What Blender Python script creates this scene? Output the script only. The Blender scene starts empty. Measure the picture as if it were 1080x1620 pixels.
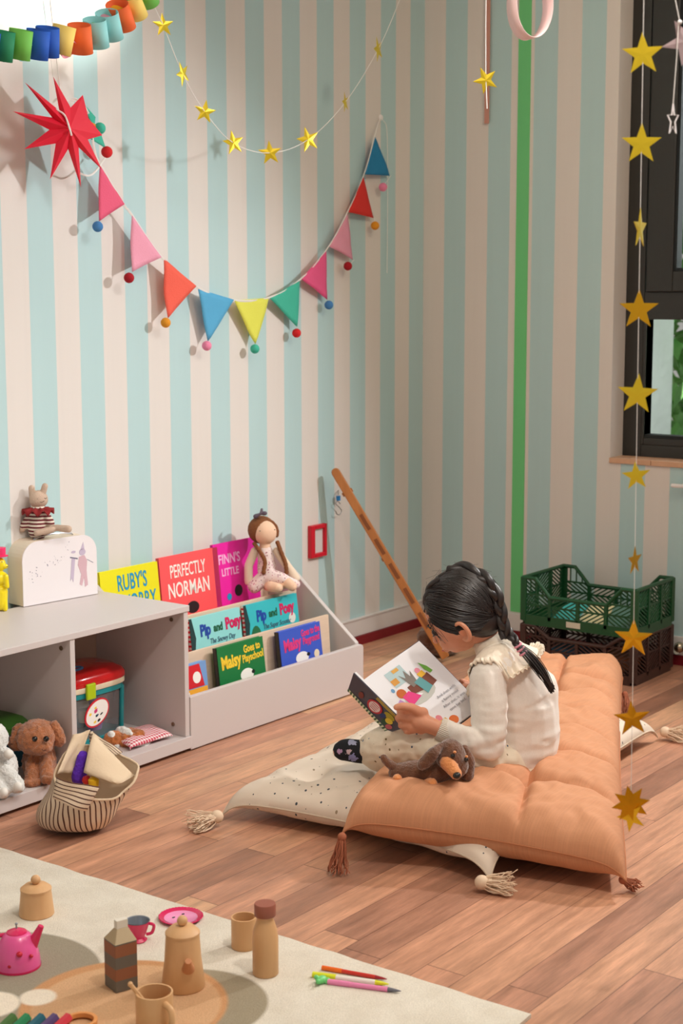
import bpy, bmesh, math, random
from math import sin, cos, pi, radians, atan2, sqrt
from mathutils import Vector, Matrix, noise
V = Vector
random.seed(7)
SC = bpy.context.scene
COL = SC.collection
# ------------------------------------------------------------------ camera
FPX, PIT, YAW, ROLL, CH = 2413.77, .140752, .642525, -.001206, 1.35
fw = V((cos(YAW)*cos(PIT), sin(YAW)*cos(PIT), -sin(PIT)))
r0 = V((sin(YAW), -cos(YAW), 0)); u0 = r0.cross(fw)
rt = cos(ROLL)*r0 + sin(ROLL)*u0
up = -sin(ROLL)*r0 + cos(ROLL)*u0
EYE = V((0, 0, CH))
cd = bpy.data.cameras.new('camera'); cam = bpy.data.objects.new('camera', cd); COL.objects.link(cam)
cam.matrix_world = Matrix(((rt.x, up.x, -fw.x, 0), (rt.y, up.y, -fw.y, 0), (rt.z, up.z, -fw.z, CH), (0, 0, 0, 1)))
cd.sensor_fit = 'VERTICAL'; cd.sensor_height = 36; cd.lens = FPX/1620*36
cd.clip_start = .05; cd.clip_end = 200
cd.dof.use_dof = True; cd.dof.focus_distance = 3.9; cd.dof.aperture_fstop = 5.6
SC.camera = cam
XR, YL, ST = 5.1593, 3.45054, .0990
CEIL = 3.1
# ------------------------------------------------------------------ light
SC.view_settings.view_transform = 'Standard'; SC.view_settings.look = 'None'
SC.view_settings.gamma = 1; SC.view_settings.exposure = 0.0
W = bpy.data.worlds.new('world'); SC.world = W; W.use_nodes = True
W.node_tree.nodes['Background'].inputs[0].default_value = (1, .955, .89, 1)
W.node_tree.nodes['Background'].inputs[1].default_value = .38
def lamp(kind, loc, aim, power, color, size=.2, spot=60, blend=.5, sy=None):
    d = bpy.data.lights.new('room_light', kind); o = bpy.data.objects.new('room_light', d); COL.objects.link(o)
    o.location = loc; o.rotation_euler = (V(aim)-V(loc)).to_track_quat('-Z', 'Y').to_euler()
    d.energy = power; d.color = color
    if kind == 'AREA':
        d.size = size
        if sy: d.shape = 'RECTANGLE'; d.size_y = sy
    else:
        d.shadow_soft_size = size
    if kind == 'SPOT': d.spot_size = radians(spot); d.spot_blend = blend
    return o
# lamp beside the window, ceiling track lamps, added fill and right-wall spot, soft daylight
lamp('SPOT', (4.72, 1.30, 1.95), (3.2, 2.6, .75), 128, (1, .985, .97), .05, 98, .7)
lamp('SPOT', (4.15, .55, 3.0), (3.0, 1.8, .1), 88, (1, .93, .85), .08, 80, .6)
lamp('SPOT', (3.1, .9, 3.0), (2.3, 3.45, 1.25), 96, (.92, .97, 1), .3, 72, .9)
lamp('SPOT', (3.0, 2.72, 3.02), (3.13, 3.45, 2.625), 110, (1, .95, .84), .04, 52, .2)
lamp('SPOT', (2.0, .6, 3.0), (2.6, 1.8, 0), 100, (1, .95, .90), .08, 80, .6)
lamp('AREA', (2.4, 1.4, 3.0), (2.6, 1.9, 0), 30, (1, .86, .68), 2.4)  # broad warm fill added overhead, not a fixture
lamp('SPOT', (3.7, 1.0, 3.0), (5.16, 2.5, 1.5), 46, (1, .84, .58), .12, 85, .9)  # warm spot added to brighten the right wall, not a track lamp
sun = lamp('SUN', (6, 0, 8), (8.0, .6, 4.2), 6.5, (1, .97, .9), .02)
lamp('AREA', (5.9, 1.8, 2.0), (3.5, 1.8, .3), 14, (.92, .97, 1), 1.0, sy=1.4)

# ------------------------------------------------------------------ helpers
def lin(r, g, b):
    f = lambda c: (c/255/12.92) if c/255 <= .04045 else ((c/255+.055)/1.055)**2.4
    return (f(r), f(g), f(b), 1)
def ray(x, y): return fw*FPX + rt*(x-540) - up*(y-810)
def F(x, y, z=0):
    d = ray(x, y); return EYE + d*((z-CH)/d.z)
def PY(x, y, Y):
    d = ray(x, y); return EYE + d*(Y/d.y)
def PX(x, y, X):
    d = ray(x, y); return EYE + d*(X/d.x)
FH = V((fw.x, fw.y, 0)).normalized()
def facing(base):      # upright plane through a standing point; returns point-maker with depth offset
    b = V(base)
    def g(x, y, d=0):
        r = ray(x, y); t = ((b-EYE).dot(FH)+d)/r.dot(FH); return EYE + r*t
    return g
_m = {}
def mat(name, col, rough=.6, metal=0, bump=0, bscale=40, var=0, vscale=8, sheen=0, coat=0, trans=0, alpha=1):
    if name in _m: return _m[name]
    m = bpy.data.materials.new(name); m.use_nodes = True; n = m.node_tree; p = n.nodes['Principled BSDF']
    p.inputs['Base Color'].default_value = col; p.inputs['Roughness'].default_value = rough; p.inputs['Metallic'].default_value = metal
    if sheen: p.inputs['Sheen Weight'].default_value = sheen
    if coat: p.inputs['Coat Weight'].default_value = coat
    if trans: p.inputs['Transmission Weight'].default_value = trans
    if bump or var:
        tc = n.nodes.new('ShaderNodeTexCoord')
    if var:
        ns = n.nodes.new('ShaderNodeTexNoise'); ns.inputs['Scale'].default_value = vscale; ns.inputs['Detail'].default_value = 6
        n.links.new(tc.outputs['Object'], ns.inputs['Vector'])
        mr = n.nodes.new('ShaderNodeMapRange'); mr.inputs[1].default_value = .3; mr.inputs[2].default_value = .7
        mr.inputs[3].default_value = 1-var; mr.inputs[4].default_value = 1+var; n.links.new(ns.outputs[0], mr.inputs[0])
        mx = n.nodes.new('ShaderNodeVectorMath'); mx.operation = 'SCALE'; mx.inputs[0].default_value = col[:3]
        n.links.new(mr.outputs[0], mx.inputs['Scale']); n.links.new(mx.outputs[0], p.inputs['Base Color'])
    if bump:
        nb = n.nodes.new('ShaderNodeTexNoise'); nb.inputs['Scale'].default_value = bscale; nb.inputs['Detail'].default_value = 4
        n.links.new(tc.outputs['Object'], nb.inputs['Vector'])
        b = n.nodes.new('ShaderNodeBump'); b.inputs['Strength'].default_value = bump; b.inputs['Distance'].default_value = .004
        n.links.new(nb.outputs[0], b.inputs['Height']); n.links.new(b.outputs[0], p.inputs['Normal'])
    _m[name] = m; return m
class NT:   # tiny node-graph helper
    def __init__(s, name, rough=.6):
        s.m = bpy.data.materials.new(name); s.m.use_nodes = True; s.n = s.m.node_tree; s.p = s.n.nodes['Principled BSDF']
        s.p.inputs['Roughness'].default_value = rough; _m[name] = s.m
    def node(s, t, **k):
        x = s.n.nodes.new('ShaderNode'+t)
        for a, b in k.items(): setattr(x, a, b)
        return x
    def put(s, inp, v):
        if hasattr(v, 'is_linked') or isinstance(v, bpy.types.NodeSocket): s.n.links.new(v, inp)
        else: inp.default_value = v
    def math(s, op, a, b=0, c=0):
        x = s.node('Math', operation=op); s.put(x.inputs[0], a); s.put(x.inputs[1], b)
        if op in ('MULTIPLY_ADD', 'COMPARE', 'SMOOTH_MIN'): s.put(x.inputs[2], c)
        return x.outputs[0]
    def mix(s, f, a, b, bt='MIX'):
        x = s.node('Mix', data_type='RGBA', blend_type=bt); s.put(x.inputs[0], f); s.put(x.inputs[6], a); s.put(x.inputs[7], b); return x.outputs[2]
    def co(s, kind='Object'): return s.node('TexCoord').outputs[kind]
    def sep(s, v):
        x = s.node('SeparateXYZ'); s.put(x.inputs[0], v); return x.outputs
    def comb(s, a, b, c):
        x = s.node('CombineXYZ'); s.put(x.inputs[0], a); s.put(x.inputs[1], b); s.put(x.inputs[2], c); return x.outputs[0]
    def noise(s, v, sc, det=4, rough=.5):
        x = s.node('TexNoise'); s.put(x.inputs['Vector'], v); x.inputs['Scale'].default_value = sc; x.inputs['Detail'].default_value = det; x.inputs['Roughness'].default_value = rough; return x.outputs[0]
    def white(s, v, dim='3D'):
        x = s.node('TexWhiteNoise', noise_dimensions=dim); s.put(x.inputs['Vector'] if dim != '1D' else x.inputs['W'], v); return x.outputs
    def rng(s, v, a, b, c, d):
        x = s.node('MapRange'); s.put(x.inputs[0], v)
        for i, q in enumerate((a, b, c, d)): x.inputs[i+1].default_value = q
        return x.outputs[0]
    def bump(s, h, st=.3, dist=.003):
        x = s.node('Bump'); x.inputs['Strength'].default_value = st; x.inputs['Distance'].default_value = dist; s.put(x.inputs['Height'], h); s.n.links.new(x.outputs[0], s.p.inputs['Normal'])
    def base(s, c): s.put(s.p.inputs['Base Color'], c)

def wm(o):
    if o is None: return Matrix.Identity(4)
    return wm(o.parent) @ o.matrix_parent_inverse @ o.matrix_basis if o.parent else o.matrix_basis.copy()
def thing(name, label, cat, loc=(0, 0, 0), rotz=0, group=None):
    o = bpy.data.objects.new(name, None); COL.objects.link(o); o.empty_display_size = .05
    o.location = loc; o.rotation_euler = (0, 0, rotz); o['label'] = label; o['category'] = cat
    if group: o['group'] = group
    return o
def tag(o, label, cat, group=None):
    o['label'] = label; o['category'] = cat
    if group: o['group'] = group
    return o
def finish(name, me, mats, parent, world, smooth, bevel=0):
    o = bpy.data.objects.new(name, me); COL.objects.link(o)
    if not isinstance(mats, (list, tuple)): mats = [mats]
    me.materials.clear()
    for m in mats: me.materials.append(m)
    if smooth:
        for p in me.polygons: p.use_smooth = True
        me.set_sharp_from_angle(angle=radians(42))
    if parent:
        o.parent = parent
        if world: o.matrix_parent_inverse = wm(parent).inverted()
    if bevel:
        b = o.modifiers.new('bevel', 'BEVEL'); b.width = bevel; b.segments = 2; b.limit_method = 'ANGLE'; b.angle_limit = radians(40)
    return o
def obj(name, bm, mats, parent=None, world=False, smooth=False, bevel=0):
    me = bpy.data.meshes.new(name); bmesh.ops.recalc_face_normals(bm, faces=bm.faces[:]); bm.to_mesh(me); bm.free()
    return finish(name, me, mats, parent, world, smooth, bevel)
def struct(name, bm, m, bevel=0, parent=None):
    o = obj(name, bm, m, parent, bevel=bevel)
    if not parent: o['kind'] = 'structure'
    return o
def NB(): return bmesh.new()
def box(bm, lo, hi, M=None, mi=0):
    vs = [bm.verts.new((x, y, z)) for z in (lo[2], hi[2]) for y in (lo[1], hi[1]) for x in (lo[0], hi[0])]
    if M is not None:
        for v in vs: v.co = M @ v.co
    for f in ((0, 2, 3, 1), (4, 5, 7, 6), (0, 1, 5, 4), (2, 6, 7, 3), (0, 4, 6, 2), (1, 3, 7, 5)):
        bm.faces.new([vs[i] for i in f]).material_index = mi
    return bm
def frame_of(d):
    d = d.normalized(); a = V((0, 0, 1)) if abs(d.z) < .9 else V((1, 0, 0)); x = a.cross(d).normalized(); return x, d.cross(x).normalized()
def tube(bm, pts, r, seg=8, mi=0, flat=1, cap=True):
    pts = [V(p) for p in pts]; n = len(pts); rings = []
    rs = r if isinstance(r, (list, tuple)) else [r]*n
    px = None
    for i, p in enumerate(pts):
        d = (pts[min(i+1, n-1)]-pts[max(i-1, 0)])
        if d.length < 1e-9: d = V((0, 0, 1))
        d.normalize()
        if px is None: x, y = frame_of(d)
        else:
            x = (px - d*px.dot(d)); x = x.normalized() if x.length > 1e-6 else frame_of(d)[0]; y = d.cross(x)
        px = x
        rings.append([bm.verts.new(p + (x*cos(a)*flat + y*sin(a))*rs[i]) for a in (2*pi*k/seg for k in range(seg))])
    for a, b in zip(rings, rings[1:]):
        for k in range(seg):
            bm.faces.new((a[k], a[(k+1) % seg], b[(k+1) % seg], b[k])).material_index = mi
    if cap:
        bm.faces.new(rings[0][::-1]).material_index = mi; bm.faces.new(rings[-1]).material_index = mi
    return bm
def lathe(bm, prof, c=(0, 0, 0), seg=32, M=None, mi=0, sx=1, sy=1):
    rings = []
    for r, z in prof:
        rings.append([bm.verts.new((c[0]+sx*r*cos(2*pi*k/seg), c[1]+sy*r*sin(2*pi*k/seg), c[2]+z)) for k in range(seg)] if r > 1e-6 else [bm.verts.new((c[0], c[1], c[2]+z))])
    if M is not None:
        for g in rings:
            for v in g: v.co = M @ v.co
    for a, b in zip(rings, rings[1:]):
        for k in range(seg):
            k2 = (k+1) % seg
            if len(a) == 1 and len(b) == 1: break
            vs = (a[0], b[k2], b[k]) if len(a) == 1 else ((a[k], a[k2], b[0]) if len(b) == 1 else (a[k], a[k2], b[k2], b[k]))
            bm.faces.new(vs).material_index = mi
    return bm
def ell(bm, c, r, R=None, sub=3, mi=0):
    M = Matrix.Translation(V(c)) @ (R.to_4x4() if R is not None else Matrix.Identity(4)) @ Matrix.Diagonal((*((r, r, r) if isinstance(r, (int, float)) else r), 1))
    g = bmesh.ops.create_icosphere(bm, subdivisions=sub, radius=1, matrix=M)
    if mi:
        for v in g['verts']:
            for f in v.link_faces: f.material_index = mi
    return bm
def prism(bm, pts, t, M=None, mi=0):     # outline in local xy, thickness t in z (centred)
    a = [bm.verts.new((p[0], p[1], -t/2)) for p in pts]; b = [bm.verts.new((p[0], p[1], t/2)) for p in pts]
    if M is not None:
        for v in a+b: v.co = M @ v.co
    n = len(pts)
    for i in range(n): bm.faces.new((a[i], a[(i+1) % n], b[(i+1) % n], b[i])).material_index = mi
    bm.faces.new(a[::-1]).material_index = mi; bm.faces.new(b).material_index = mi
    return bm
def cap(bm, p0, p1, ra, rb, sub=2):
    p0, p1 = V(p0), V(p1); d = p1-p0
    if d.length > 1e-5:
        L = d.length; s = (ra-rb)/L if L > abs(ra-rb) else 0; c = sqrt(max(0, 1-s*s)); u = d/L
        tube(bm, [p0+u*ra*s, p1+u*rb*s], [ra*c, rb*c], 16)
    ell(bm, p0, ra, sub=sub); ell(bm, p1, rb, sub=sub)
def blob(name, prims, vox, mats, parent, smooth=2, disp=None, world=True, k=1):
    bm = NB()
    def sc(p):
        if k == 1: return p
        if p[0] == 'c': return (p[0], p[1], p[2], p[3]*k, p[4]*k)
        if p[0] == 'e': return (p[0], p[1], p[2]*k if isinstance(p[2], (int, float)) else tuple(x*k for x in p[2]))+tuple(p[3:])
        return (p[0], [(a, r*k) for a, r in p[1]])
    prims = [sc(p) for p in prims]
    for p in prims:
        if p[0] == 'c': cap(bm, *p[1:])
        elif p[0] == 'e': ell(bm, *p[1:])
        elif p[0] == 'ch':      # chain of (point, radius)
            for a, b in zip(p[1], p[1][1:]): cap(bm, a[0], b[0], a[1], b[1])
    me = bpy.data.meshes.new('tmp'); bm.to_mesh(me); bm.free()
    o = bpy.data.objects.new('tmp', me); COL.objects.link(o)
    r = o.modifiers.new('r', 'REMESH'); r.mode = 'VOXEL'; r.voxel_size = vox; r.adaptivity = 0
    if smooth: s = o.modifiers.new('s', 'SMOOTH'); s.iterations = smooth; s.factor = .5
    dg = bpy.context.evaluated_depsgraph_get(); m2 = bpy.data.meshes.new_from_object(o.evaluated_get(dg)); m2.name = name
    bpy.data.objects.remove(o)
    if disp:
        co = [(v.co.copy(), v.normal.copy()) for v in m2.vertices]
        for v, (c, n) in zip(m2.vertices, co):
            d = disp(c, n)
            v.co = c + (n*d if isinstance(d, (int, float)) else d)
    return finish(name, m2, mats, parent, world, True)
def fur(amp, sc):
    return lambda c, n: amp*(noise.noise(c*sc)+.5*noise.noise(c*sc*2.3))
def basis(o, x, y, z=None):
    x = V(x).normalized(); y = V(y); y = (y-x*y.dot(x)).normalized(); z = x.cross(y)
    return Matrix(((x.x, y.x, z.x, o[0]), (x.y, y.y, z.y, o[1]), (x.z, y.z, z.z, o[2]), (0, 0, 0, 1)))
def text(name, s, size, m, parent, M, sx=1, bold=0, t=.0004, ital=0, world=True, space=1):
    c = bpy.data.curves.new('t', 'FONT'); c.body = s; c.size = size; c.extrude = t; c.offset = bold; c.shear = ital
    c.align_x = 'CENTER'; c.align_y = 'CENTER'; c.space_character = space; c.space_line = .85; c.resolution_u = 3
    o = bpy.data.objects.new('t', c); COL.objects.link(o)
    dg = bpy.context.evaluated_depsgraph_get(); me = bpy.data.meshes.new_from_object(o.evaluated_get(dg)); me.name = name
    bpy.data.objects.remove(o); bpy.data.curves.remove(c)
    me.transform(M @ Matrix.Diagonal((sx, 1, 1, 1)))
    return finish(name, me, m, parent, world, False)
def star_pts(n, R, r, ph=pi/2):
    return [((R if k % 2 == 0 else r)*cos(ph+pi*k/n), (R if k % 2 == 0 else r)*sin(ph+pi*k/n)) for k in range(2*n)]
def spline(P, n=8):
    P = [V(p) for p in P]; out = []
    for i in range(len(P)-1):
        a, b, c, d = P[max(i-1, 0)], P[i], P[i+1], P[min(i+2, len(P)-1)]
        for k in range(n):
            t = k/n; out.append(.5*((2*b)+(c-a)*t+(2*a-5*b+4*c-d)*t*t+(3*b-a-3*c+d)*t**3))
    out.append(P[-1]); return out
RZ = lambda a: Matrix.Rotation(a, 4, 'Z')
T = Matrix.Translation

# ------------------------------------------------------------------ setting
fl = NT('plank_floor', .42)
s = fl.sep(fl.co()); BW = .0905; BL = 1.25
yy = fl.math('DIVIDE', s[1], BW); row = fl.math('FLOOR', yy); off = fl.white(row, '1D')[0]
xx = fl.math('ADD', fl.math('DIVIDE', s[0], BL), fl.math('MULTIPLY', off, 7.3)); cell = fl.math('FLOOR', xx)
rnd = fl.white(fl.comb(row, cell, 3.3)); rv = rnd[0]
cr = fl.node('ValToRGB'); fl.put(cr.inputs[0], rv); e = cr.color_ramp.elements
e[0].position = 0; e[0].color = lin(150, 104, 82); e[1].position = 1; e[1].color = lin(218, 172, 134)
for p_, c_ in ((.12, (170, 122, 98)), (.35, (186, 134, 108)), (.6, (196, 142, 114)), (.88, (204, 152, 120))): q = e.new(p_); q.color = lin(*c_)
gv = fl.comb(fl.math('MULTIPLY_ADD', rv, 37, fl.math('MULTIPLY', s[0], 2.2)), fl.math('MULTIPLY', s[1], 26), fl.math('MULTIPLY', rv, 11))
g1 = fl.noise(gv, 2.2, 8, .62); g2 = fl.noise(fl.comb(fl.math('MULTIPLY', s[0], 1.4), fl.math('MULTIPLY', s[1], 7), rv), 3, 4, .6)
g3 = fl.noise(fl.comb(fl.math('MULTIPLY', s[0], 14), fl.math('MULTIPLY', s[1], 260), rv), 1.2, 4, .7)
c1 = fl.mix(1, cr.outputs[0], fl.comb(*[fl.rng(g1, .3, .72, .74, 1.2)]*3), 'MULTIPLY')
c1 = fl.mix(1, c1, fl.comb(*[fl.rng(g2, .3, .7, .80, 1.18)]*3), 'MULTIPLY')
c1 = fl.mix(1, c1, fl.comb(*[fl.rng(g3, .3, .7, .86, 1.1)]*3), 'MULTIPLY')
fy = fl.math('ABSOLUTE', fl.math('SUBTRACT', fl.math('FRACT', yy), .5)); fx = fl.math('ABSOLUTE', fl.math('SUBTRACT', fl.math('FRACT', xx), .5))
gap = fl.math('MAXIMUM', fl.math('GREATER_THAN', fy, .488), fl.math('GREATER_THAN', fx, .4988))
fl.base(fl.mix(fl.math('MULTIPLY', gap, .55), c1, lin(66, 34, 24)))
fl.put(fl.p.inputs['Roughness'], fl.rng(g1, .3, .7, .36, .52)); fl.bump(fl.math('SUBTRACT', g1, fl.math('MULTIPLY', gap, 2)), .18, .0015)
bm = NB(); box(bm, (-1.5, -2.5, -.1), (XR+.12, YL+.12, 0)); struct('floor', bm, fl.m)

def wallpaper(name, axis, origin, sgn):
    w = NT(name, .75); s = w.sep(w.co()); k = w.math('MULTIPLY', w.math('SUBTRACT', s[axis], origin), sgn/(2*ST))
    fr = w.math('FRACT', k); st_ = w.rng(w.math('ABSOLUTE', w.math('SUBTRACT', fr, .5)), .248, .252, 0, 1)
    n = w.noise(w.comb(w.math('MULTIPLY', s[0], 14), w.math('MULTIPLY', s[1], 14), w.math('MULTIPLY', s[2], .8)), 2, 5, .6)
    c = w.mix(st_, lin(184, 214, 217), lin(225, 219, 214))
    w.base(w.mix(1, c, w.comb(*[w.rng(n, .3, .7, .985, 1.01)]*3), 'MULTIPLY')); return w.m
# stripes run continuously into the corner
wl = wallpaper('striped_wallpaper_left', 0, XR+.5*ST, 1)
wr = wallpaper('striped_wallpaper_right', 1, YL-.5*ST, 1)
bm = NB(); box(bm, (-1.5, YL, 0), (XR+.12, YL+.12, CEIL)); struct('wall_left', bm, wl)
WY0, WY1, WZ0, WZ1 = .75, 2.605, .745, 2.75
bm = NB(); box(bm, (XR, -2.5, 0), (XR+.2, WY0, CEIL)); box(bm, (XR, WY1, 0), (XR+.2, YL, CEIL))
box(bm, (XR, WY0, 0), (XR+.2, WY1, WZ0)); box(bm, (XR, WY0, WZ1), (XR+.2, WY1, CEIL)); struct('wall_right', bm, wr)
bm = NB(); box(bm, (-1.5, -2.5, CEIL), (XR+.2, YL+.12, CEIL+.1)); struct('ceiling', bm, mat('ceiling_paint', lin(225, 222, 216), .8))
white = mat('white_trim_paint', lin(226, 222, 220), .45, bump=.05)
bm = NB(); box(bm, (-1.5, YL-.012, .036), (XR, YL, .105)); box(bm, (-1.5, YL-.016, .10), (XR, YL, .108)); struct('baseboard_left', bm, white, .002)
bm = NB(); box(bm, (XR-.012, -2.5, .036), (XR, YL-.012, .105)); struct('baseboard_right', bm, white, .002)
redm = mat('dark_red_skirting', lin(128, 20, 34), .5)
bm = NB(); box(bm, (-1.5, YL-.02, 0), (XR-.02, YL, .036)); box(bm, (XR-.02, -2.5, 0), (XR, YL, .036)); struct('trim_1', bm, redm)
# window: dark aluminium frame set back in the wall
dark = mat('dark_aluminium', lin(46, 45, 42), .45, bump=.03)
dark2 = mat('dark_rubber_seal', lin(16, 24, 26), .6)
FX = XR+.10
win = bpy.data.objects.new('window_1', None); COL.objects.link(win); win['kind'] = 'structure'; win.location = (FX, 1.7, WZ0)
bm = NB(); FW = .075
box(bm, (FX, WY1-FW, WZ0), (FX+.07, WY1, WZ1)); box(bm, (FX, WY0, WZ0), (FX+.07, WY0+FW, WZ1))
box(bm, (FX, WY0+FW, WZ0), (FX+.07, WY1-FW, WZ0+.05)); box(bm, (FX, WY0+FW, WZ1-.06), (FX+.07, WY1-FW, WZ1))
zr = PX(1050, 484, FX).z
box(bm, (FX, WY0+FW, zr-.05), (FX+.07, WY1-FW, zr+.052))
obj('window_frame', bm, dark, win, world=True, bevel=.003)
ysash = PX(1030, 200, FX).y
bm = NB(); zb = zr+.052
for (a, b, c, d) in ((ysash-.105, ysash, zb, WZ1-.06), (WY0+FW+.1, ysash-.105, zb, zb+.075), (WY0+FW, WY0+FW+.1, zb, WZ1-.06), (WY0+FW+.1, ysash-.105, WZ1-.13, WZ1-.06)):
    box(bm, (FX-.012, a, c), (FX+.05, b, d))
obj('window_sash', bm, dark, win, world=True, bevel=.004)
bm = NB(); a = ysash-.105
for (y0, y1, z0, z1) in ((a-.012, a-.0005, zb+.0755, WZ1-.13), (WY0+.18, a-.013, zb+.0755, zb+.086)): box(bm, (FX-.004, y0, z0), (FX+.04, y1, z1))
yl = PX(1020, 600, FX).y; zl = PX(1030, 688, FX).z
box(bm, (FX+.005, yl, WZ0+.05), (FX+.06, yl+.02, zr-.05)); box(bm, (FX+.005, WY0+FW, zl-.012), (FX+.06, yl, zl))
obj('window_seal', bm, dark2, win, world=True)
bm = NB(); box(bm, (FX-.002, yl, WZ0+.05), (FX+.06, WY1-FW, zr-.05)); box(bm, (FX-.002, WY0+FW, WZ0+.05), (FX+.06, yl, zl-.012))
obj('sash_stile', bm, dark, win, world=True, bevel=.003)
gl = NT('window_glass', .02); gl.p.inputs['Transmission Weight'].default_value = 1; gl.p.inputs['IOR'].default_value = 1.02; gl.base((.97, .99, .98, 1))
bm = NB(); box(bm, (FX+.03, WY0+.05, WZ0+.05), (FX+.034, WY1-.05, zr)); box(bm, (FX+.03, WY0+.05, zr), (FX+.034, ysash-.09, WZ1-.1)); obj('window_glass', bm, gl.m, win, world=True)
bm = NB()
sw = NT('oak_sill', .5); s = sw.sep(sw.co()); g = sw.noise(sw.comb(sw.math('MULTIPLY', s[0], 30), sw.math('MULTIPLY', s[1], 4), s[2]), 4)
sw.base(sw.mix(g, lin(196, 148, 116), lin(226, 184, 152)))
for y0, y1 in ((WY0-.02, PX(1030, 730, XR).y-.002), (PX(1030, 730, XR).y, WY1)): box(bm, (XR-.008, y0, WZ0-.016), (FX+.01, y1, WZ0+.004))
struct('trim_2', bm, sw.m, .002)
# outdoors beyond the window
conc = mat('pale_concrete', lin(214, 224, 228), .9, var=.12, vscale=3, bump=.4, bscale=20)
bm = NB(); q = PX(1020, 600, XR+2.0); q2 = PX(1063, 600, XR+2.35); box(bm, (XR+2, q2.y, -1), (XR+2.35, q.y+1.2, 6)); struct('trim_3', bm, conc)
leafm = NT('leaf_green', .5); li = leafm.node('ObjectInfo'); g = leafm.noise(leafm.co(), 1.3, 3)
leafm.base(leafm.mix(leafm.rng(g, .3, .7, 0, 1), lin(120, 190, 110), lin(206, 236, 170)))
leafm.p.inputs['Subsurface Weight'].default_value = 0
for i, (tx, ty) in enumerate(((XR+3.5, .4), (XR+3.5, 3.35))):
    t = thing('leafy_tree', ['bright green leafy tree outside the window, right of the pale pillar', 'leafy tree outside the window, mostly behind the pale pillar'][i], 'tree', (tx, ty, -.5), 0)
    bm = NB(); tube(bm, spline([(tx, ty, -.5), (tx+.1, ty, 1), (tx, ty+.1, 2.6)]), .07); obj('trunk', bm, mat('bark', lin(90, 76, 62), .9), t, world=True)
    bm = NB()
    for k in range(3200):
        d = V((random.gauss(0, 1), random.gauss(0, 1), random.gauss(0, 1))).normalized()*random.random()**.4
        c = V((tx, ty, 1.7))+V((d.x*.95, d.y*1.3, d.z*2.0)); s_ = random.uniform(.08, .15)
        M = T(c) @ Matrix.Rotation(random.uniform(0, 6.28), 4, 'Z') @ Matrix.Rotation(random.uniform(-1.4, 1.4), 4, 'X')
        vs = [bm.verts.new(M @ V(p)) for p in ((0, -s_, 0), (s_*.5, 0, .01), (0, s_, 0), (-s_*.5, 0, .01))]; bm.faces.new(vs)
    obj('foliage', bm, leafm.m, t, world=True)

# ------------------------------------------------------------------ low cabinet
grey = mat('grey_laminate', lin(208, 199, 197), .42, bump=.03)
greyin = mat('shaded_laminate', lin(186, 160, 142), .45)  # warm shade of the cabinet interior put into the laminate colour
birch = NT('birch_ply', .55); s = birch.sep(birch.co()); g = birch.noise(birch.comb(birch.math('MULTIPLY', s[0], 3), birch.math('MULTIPLY', s[1], 60), birch.math('MULTIPLY', s[2], 60)), 2); birch.base(birch.mix(g, lin(216, 188, 164), lin(232, 208, 184)))
CX1, CY0, CY1 = 3.268, 3.013, 3.40
cab = thing('open_cabinet', 'low grey open-front cabinet with cubbies, a suitcase standing on its top', 'cabinet', (2.5, CY0, 0))
def cpart(n, lo, hi, m=grey, bev=.0015): bm = NB(); box(bm, lo, hi); return obj(n, bm, m, cab, world=True, bevel=bev)
cpart('cabinet_top', (1.75, CY0-.004, .428), (CX1+.003, CY1, .446))
cpart('base_panel', (1.75, CY0-.006, .012), (CX1+.003, CY1, .048))
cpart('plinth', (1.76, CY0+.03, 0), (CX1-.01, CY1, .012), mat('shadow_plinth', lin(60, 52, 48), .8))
side = cpart('side_panel', (CX1-.018, CY0, .048), (CX1, CY1, .428))
dv = cpart('divider_panel', (2.797, CY0, .048), (2.815, CY1-.02, .428))
cpart('side_panel', (1.75, CY0, .048), (1.768, CY1, .428)); cpart('divider_panel', (2.28, CY0, .048), (2.298, CY1-.02, .428))
cpart('back_panel', (1.768, CY1-.018, .048), (CX1-.018, CY1, .428), greyin)
brass = mat('screw_zinc', lin(150, 135, 115), .35, metal=1)
for (x, y, z, par, sg) in ((CX1-.018, CY0+.05, .40, side, -1), (CX1-.018, CY0+.05, .08, side, -1), (2.797, CY0+.035, .40, dv, -1)):
    bm = NB(); lathe(bm, [(0, 0), (.0065, 0), (.0065, .002), (.003, .0024), (.003, .001), (0, .001)], seg=16, M=T((x, y, z)) @ Matrix.Rotation(-pi/2, 4, 'Y'))
    obj('screw', bm, brass, par, world=True)

# ------------------------------------------------------------------ book display shelf
SX0, SX1 = 3.274, 4.146
rack = thing('book_display_shelf', 'grey tiered book display shelf with birch dividers beside the low cabinet', 'bookshelf', (3.7, 3.015, 0))
def sidepts(y0=3.03, y1=YL-.02):
    P = [(y0, .004), (y0, .17)]
    P += [(3.33-.0, .415)]
    for k in range(7): a = k/6*pi*.28; P.append((3.345+.07*sin(a)*1.2, .425+.04*(1-cos(a))*1.2+.02*sin(a)))
    P += [(y1, .468), (y1, .004)]; return P
for x in (SX0, SX1-.018):
    bm = NB(); prism(bm, sidepts(), .018, Matrix(((0, 0, 1, x+.009), (1, 0, 0, 0), (0, 1, 0, 0), (0, 0, 0, 1)))); obj('side_panel', bm, grey, rack, world=True, bevel=.002)
bm = NB(); P = [(SX0-.002, .004), (SX1+.004, .004), (SX1+.004, .155), (SX1-.001, .163), (SX1-.010, .1665), (SX0-.002, .1665)]
prism(bm, P, .018, Matrix(((1, 0, 0, 0), (0, 0, 1, 3.021), (0, 1, 0, 0), (0, 0, 0, 1)))); obj('front_panel', bm, grey, rack, world=True, bevel=.0025)
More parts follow.
